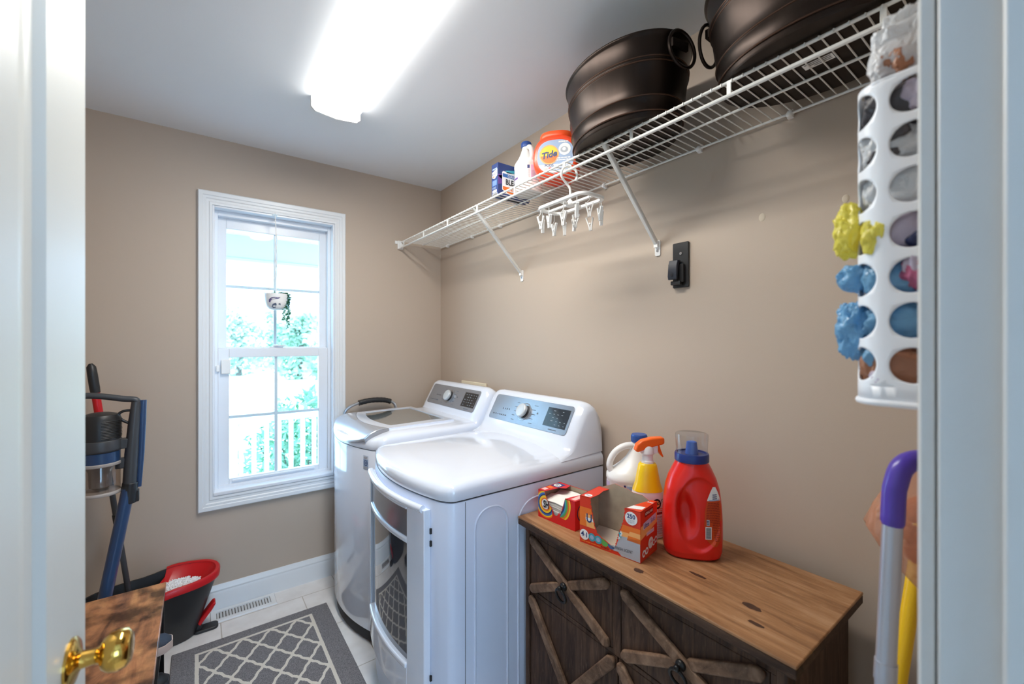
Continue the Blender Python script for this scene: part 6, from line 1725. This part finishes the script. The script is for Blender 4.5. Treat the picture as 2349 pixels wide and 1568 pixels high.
def crumple(c, s, n=40, amp=0.22, freq=26.0, seed=0.0, e=2.6):
    n = 76
    """lumpy crumpled lobe as a ring list"""
    rings = []
    m = n // 2
    for i in range(m + 1):
        ph = -PI / 2 + PI * i / m; ring = []
        for j in range(n):
            th = 2 * PI * j / n
            d = Vector((math.cos(ph) * math.cos(th), math.cos(ph) * math.sin(th), math.sin(ph)))
            p = Vector((math.copysign(abs(d.x) ** (2 / e), d.x), math.copysign(abs(d.y) ** (2 / e), d.y), math.copysign(abs(d.z) ** (2 / e), d.z)))
            q = Vector((p.x * s[0], p.y * s[1], p.z * s[2]))
            w = 1.5 * abs(noise.noise(q * freq + Vector((seed, seed * 2, 0)))) + 1.0 * abs(noise.noise(Vector((q.x * 2.6, q.y * 2.6, q.z * 0.9)) * freq + Vector((seed, 0, 3)))) + 0.5 * abs(noise.noise(q * freq * 4.6 + Vector((seed, 5, 3))))
            k = 1 - amp + amp * (1 - w)
            ring.append((c[0] + q.x * k, c[1] + q.y * k, c[2] + q.z * k))
        rings.append(ring)
    return rings
def build_bag(label, mats, lobes, seed):
    mb = MB()
    for i, (c, s, m) in enumerate(lobes):
        mb.loft(crumple(c, s, 44, 0.16 if i == 0 else 0.27, 30 + 6 * (i % 3), seed + i * 7.1, 4.5 if i == 0 else 2.6), m)
    o = mb.build('plastic_bag', mats, smooth=80)
    tag(o, label, 'plastic bag', 'plastic bags stuffed in the dispenser')
F_WHITE = film('bag_white', rgb(240, 242, 244), 0.92, 0.22, 60, 0.9); F_YEL = film('bag_yellow', rgb(248, 236, 104), 0.90, 0.22, 60, 0.9); F_BLUE = film('bag_blue', rgb(134, 192, 230), 0.90, 0.22, 60, 0.9)
F_BRN = film('bag_tan', rgb(196, 138, 104), 0.9, 0.3); F_DK = film('bag_dark_print', rgb(92, 88, 92), 0.95, 0.35); F_PINK = film('bag_pink_print', rgb(198, 104, 140), 0.95, 0.35); F_LAV = film('bag_lavender', rgb(216, 206, 224), 0.95, 0.3); F_NAVY = film('bag_navy_print', rgb(42, 52, 96), 0.95, 0.35)
cxb, cyb = 0.800, 0.148
build_bag('crumpled tan and white plastic bag in the lowest dispenser holes', [F_BRN, F_LAV], [((cxb, cyb, 1.352), (0.0685, 0.0460, 0.0285), 0), ((0.742, 0.165, 1.336), (0.014, 0.014, 0.013), 1)], 1)
build_bag('bright blue plastic bag bulging from the lower dispenser holes', [F_BLUE], [((cxb, cyb, 1.412), (0.0685, 0.0460, 0.0285), 0), ((0.746, 0.172, 1.366), (0.015, 0.014, 0.015), 0), ((0.768, 0.200, 1.404), (0.027, 0.023, 0.048), 0)], 5)
build_bag('blue plastic bag pointing out of a dispenser hole under the yellow one', [F_BLUE, F_PINK, F_LAV], [((cxb, cyb, 1.472), (0.0685, 0.0460, 0.0285), 0), ((0.768, 0.200, 1.477), (0.032, 0.022, 0.022), 0), ((0.738, 0.120, 1.476), (0.010, 0.026, 0.026), 1), ((0.7372, 0.126, 1.488), (0.010, 0.018, 0.018), 2)], 9)
build_bag('yellow plastic bag bulging from the dispenser beside the wall', [F_YEL, F_LAV, F_NAVY], [((cxb, cyb, 1.532), (0.0685, 0.0460, 0.0285), 1), ((0.765, 0.206, 1.547), (0.025, 0.020, 0.044), 0), ((0.740, 0.170, 1.530), (0.017, 0.017, 0.030), 0), ((0.7385, 0.124, 1.518), (0.008, 0.016, 0.012), 2)], 13)
build_bag('crumpled white plastic bag in the middle dispenser holes', [F_WHITE], [((cxb, cyb, 1.592), (0.0685, 0.0460, 0.0285), 0)], 17)
build_bag('white plastic bag with dark print in the upper dispenser holes', [F_WHITE, F_DK], [((cxb, cyb, 1.650), (0.0685, 0.0460, 0.0285), 0), ((0.7382, 0.150, 1.664), (0.010, 0.022, 0.014), 1), ((0.7382, 0.160, 1.635), (0.009, 0.020, 0.012), 1)], 21)
build_bag('dark printed plastic bag near the top of the dispenser', [F_DK, F_LAV], [((cxb, cyb, 1.705), (0.0685, 0.0460, 0.0285), 0), ((0.7385, 0.125, 1.705), (0.009, 0.020, 0.022), 1)], 25)
build_bag('white and tan plastic bag spilling out of the dispenser top', [F_WHITE, F_BRN], [((0.795, 0.146, 1.778), (0.058, 0.040, 0.042), 0), ((0.764, 0.150, 1.762), (0.028, 0.024, 0.026), 1), ((0.802, 0.150, 1.815), (0.048, 0.032, 0.036), 0)], 29)

def build_spray_mop():
    pole = [Vector((0.812, 0.205, 0.052)), Vector((0.8600, 0.1765, 1.108))]
    d = (pole[1] - pole[0]).normalized()
    t = thing('spray_mop', 'floor mop with a silver pole and curved purple handle, in front of the orange bag', 'mop', (0.81, 0.205, 0))
    mb = MB(); mb.cyl(pole[0], pole[1], 0.0128, n=20); mb.build('pole', mat('pole_silver', rgb(190, 196, 208), 0.3, metal=0.55), t)
    c = MB(); q = pole[0] + d * 0.845; c.cyl(q - d * 0.03, q, 0.0142, n=20); c.build('pole_joint', mat('pole_silver', rgb(190, 196, 208), 0.3, metal=0.55), t)
    hp = smoothpath([pole[1] - d * 0.004, pole[1] + d * 0.045, (0.8635, 0.1735, 1.168), (0.870, 0.169, 1.190), (0.884, 0.160, 1.202), (0.905, 0.145, 1.204), (0.928, 0.128, 1.197), (0.943, 0.118, 1.180)], 6)
    mb = MB(); mb.tube(hp, [0.0128] + [0.0150] * 12 + [0.0150] * (len(hp) - 13), 18); go = mb.build('grip', mat('grip_purple', rgb(86, 66, 172), 0.3), t, smooth=60); go['label'] = 'purple cane-shaped grip'
    mb = MB(); mb.box((0.790, 0.145, 0.004), (0.900, 0.255, 0.030)); mb.box((0.795, 0.190, 0.028), (0.829, 0.222, 0.062)); mb.build('mop_plate', mat('grip_purple', rgb(86, 66, 172), 0.3), t, bevel=0.006)
build_spray_mop()
def build_broom():
    a = Vector((1.084, 0.1925, 0.929)); b = Vector((1.060, 0.210, 0.742)); dr = (a - b) / (a.z - b.z)
    def at(z): return b + dr * (z - 0.742)
    hd = at(0.14)
    t = thing('broom', 'broom with a yellow pole leaning behind the silver mop and orange bag', 'broom', (hd.x, hd.y, 0))
    mb = MB(); mb.tube([at(0.13), at(1.585), at(1.60)], [0.0128, 0.0128, 0.007], 16); mb.build('pole', mat('broom_yellow', rgb(236, 190, 20), 0.35), t)
    mb = MB(); mb.box((hd.x - 0.06, hd.y - 0.014, 0.110), (hd.x + 0.06, hd.y + 0.014, 0.145)); mb.build('broom_head', M_BLACKP, t, bevel=0.005)
    mb = MB(); rg = random.Random(2)
    for i in range(140):
        u, v = rg.uniform(-0.055, 0.055), rg.uniform(-0.011, 0.011)
        mb.tube([(hd.x + u, hd.y + v, 0.112), (hd.x + u * 1.3, hd.y + v * 1.2, 0.001)], 0.0013, 4)
    mb.build('bristles', mat('bristle_yellow', rgb(210, 180, 60), 0.7), t)
build_broom()
def build_orange_bag():
    t = thing('orange_bag', 'orange tinted clear plastic bag hanging in the corner behind the silver mop', 'bag', (0.95, YF, 1.0))
    # silhouette rows: height, half width in y, centre y, half depth in x
    rows = [(1.300, 0.008, 0.106, 0.010, 0.985), (1.262, 0.016, 0.120, 0.016, 0.985), (1.215, 0.028, 0.134, 0.024, 0.98), (1.160, 0.044, 0.152, 0.034, 0.98), (1.100, 0.058, 0.170, 0.042, 0.975), (1.060, 0.064, 0.172, 0.046, 0.97), (1.020, 0.052, 0.158, 0.044, 0.97), (0.985, 0.032, 0.138, 0.034, 0.97), (0.968, 0.012, 0.128, 0.018, 0.97)]
    rings = []
    for z, wy, yc, wx, xc in rows:
        ring = []
        for k in range(48):
            a = 2 * PI * k / 48
            f = 1 + 0.16 * math.sin(a * 7 + z * 20) * noise.noise(Vector((a, z * 14, 1.0))) * 2
            p = Vector((xc + wx * math.cos(a) * f, max(YF + 0.003, yc + wy * math.sin(a) * f), z + 0.008 * noise.noise(Vector((a * 2, z * 9, 5)))))
            ring.append(p)
        rings.append(ring)
    mb = MB(); mb.loft(rings); mb.build('bag_film', film('orange_film', rgb(228, 172, 140), 0.52, 0.2, 30, 0.9), t, smooth=80)
    mb = MB(); rg = random.Random(4)
    for (dx, dy, z, s) in ((-0.01, 0.192, 1.075, 0.024), (0.0, 0.165, 1.045, 0.026), (-0.005, 0.142, 1.015, 0.022), (0.01, 0.172, 1.10, 0.020), (0.0, 0.132, 0.995, 0.016)):
        mb.loft(crumple((0.972 + dx, dy, z), (s, s * 0.9, s * 1.25), 28, 0.3, 34, z * 10))
    mb.build('folded_bags', film('orange_folds', rgb(216, 120, 62), 0.9, 0.4, 50, 0.9), t, smooth=80)
    L = MB(); L.rect(-0.008, 0.0, 0.010, 0.026, plane_fn((0.9385, 0.150, 1.135), (0.25, -1, 0), (0.1, 0, 1), (-1, 0, 0), 0.002), 0, 2, 2); L.build('blue_print', C_BLUE, t, smooth=0)
    k = MB(); k.tube([(0.985, YF + 0.0005, 1.318), (0.985, YF + 0.014, 1.318), (0.985, YF + 0.020, 1.308), (0.985, YF + 0.016, 1.296)], 0.003, 8); k.build('wall_hook', M_WHITEP, t)
build_orange_bag()
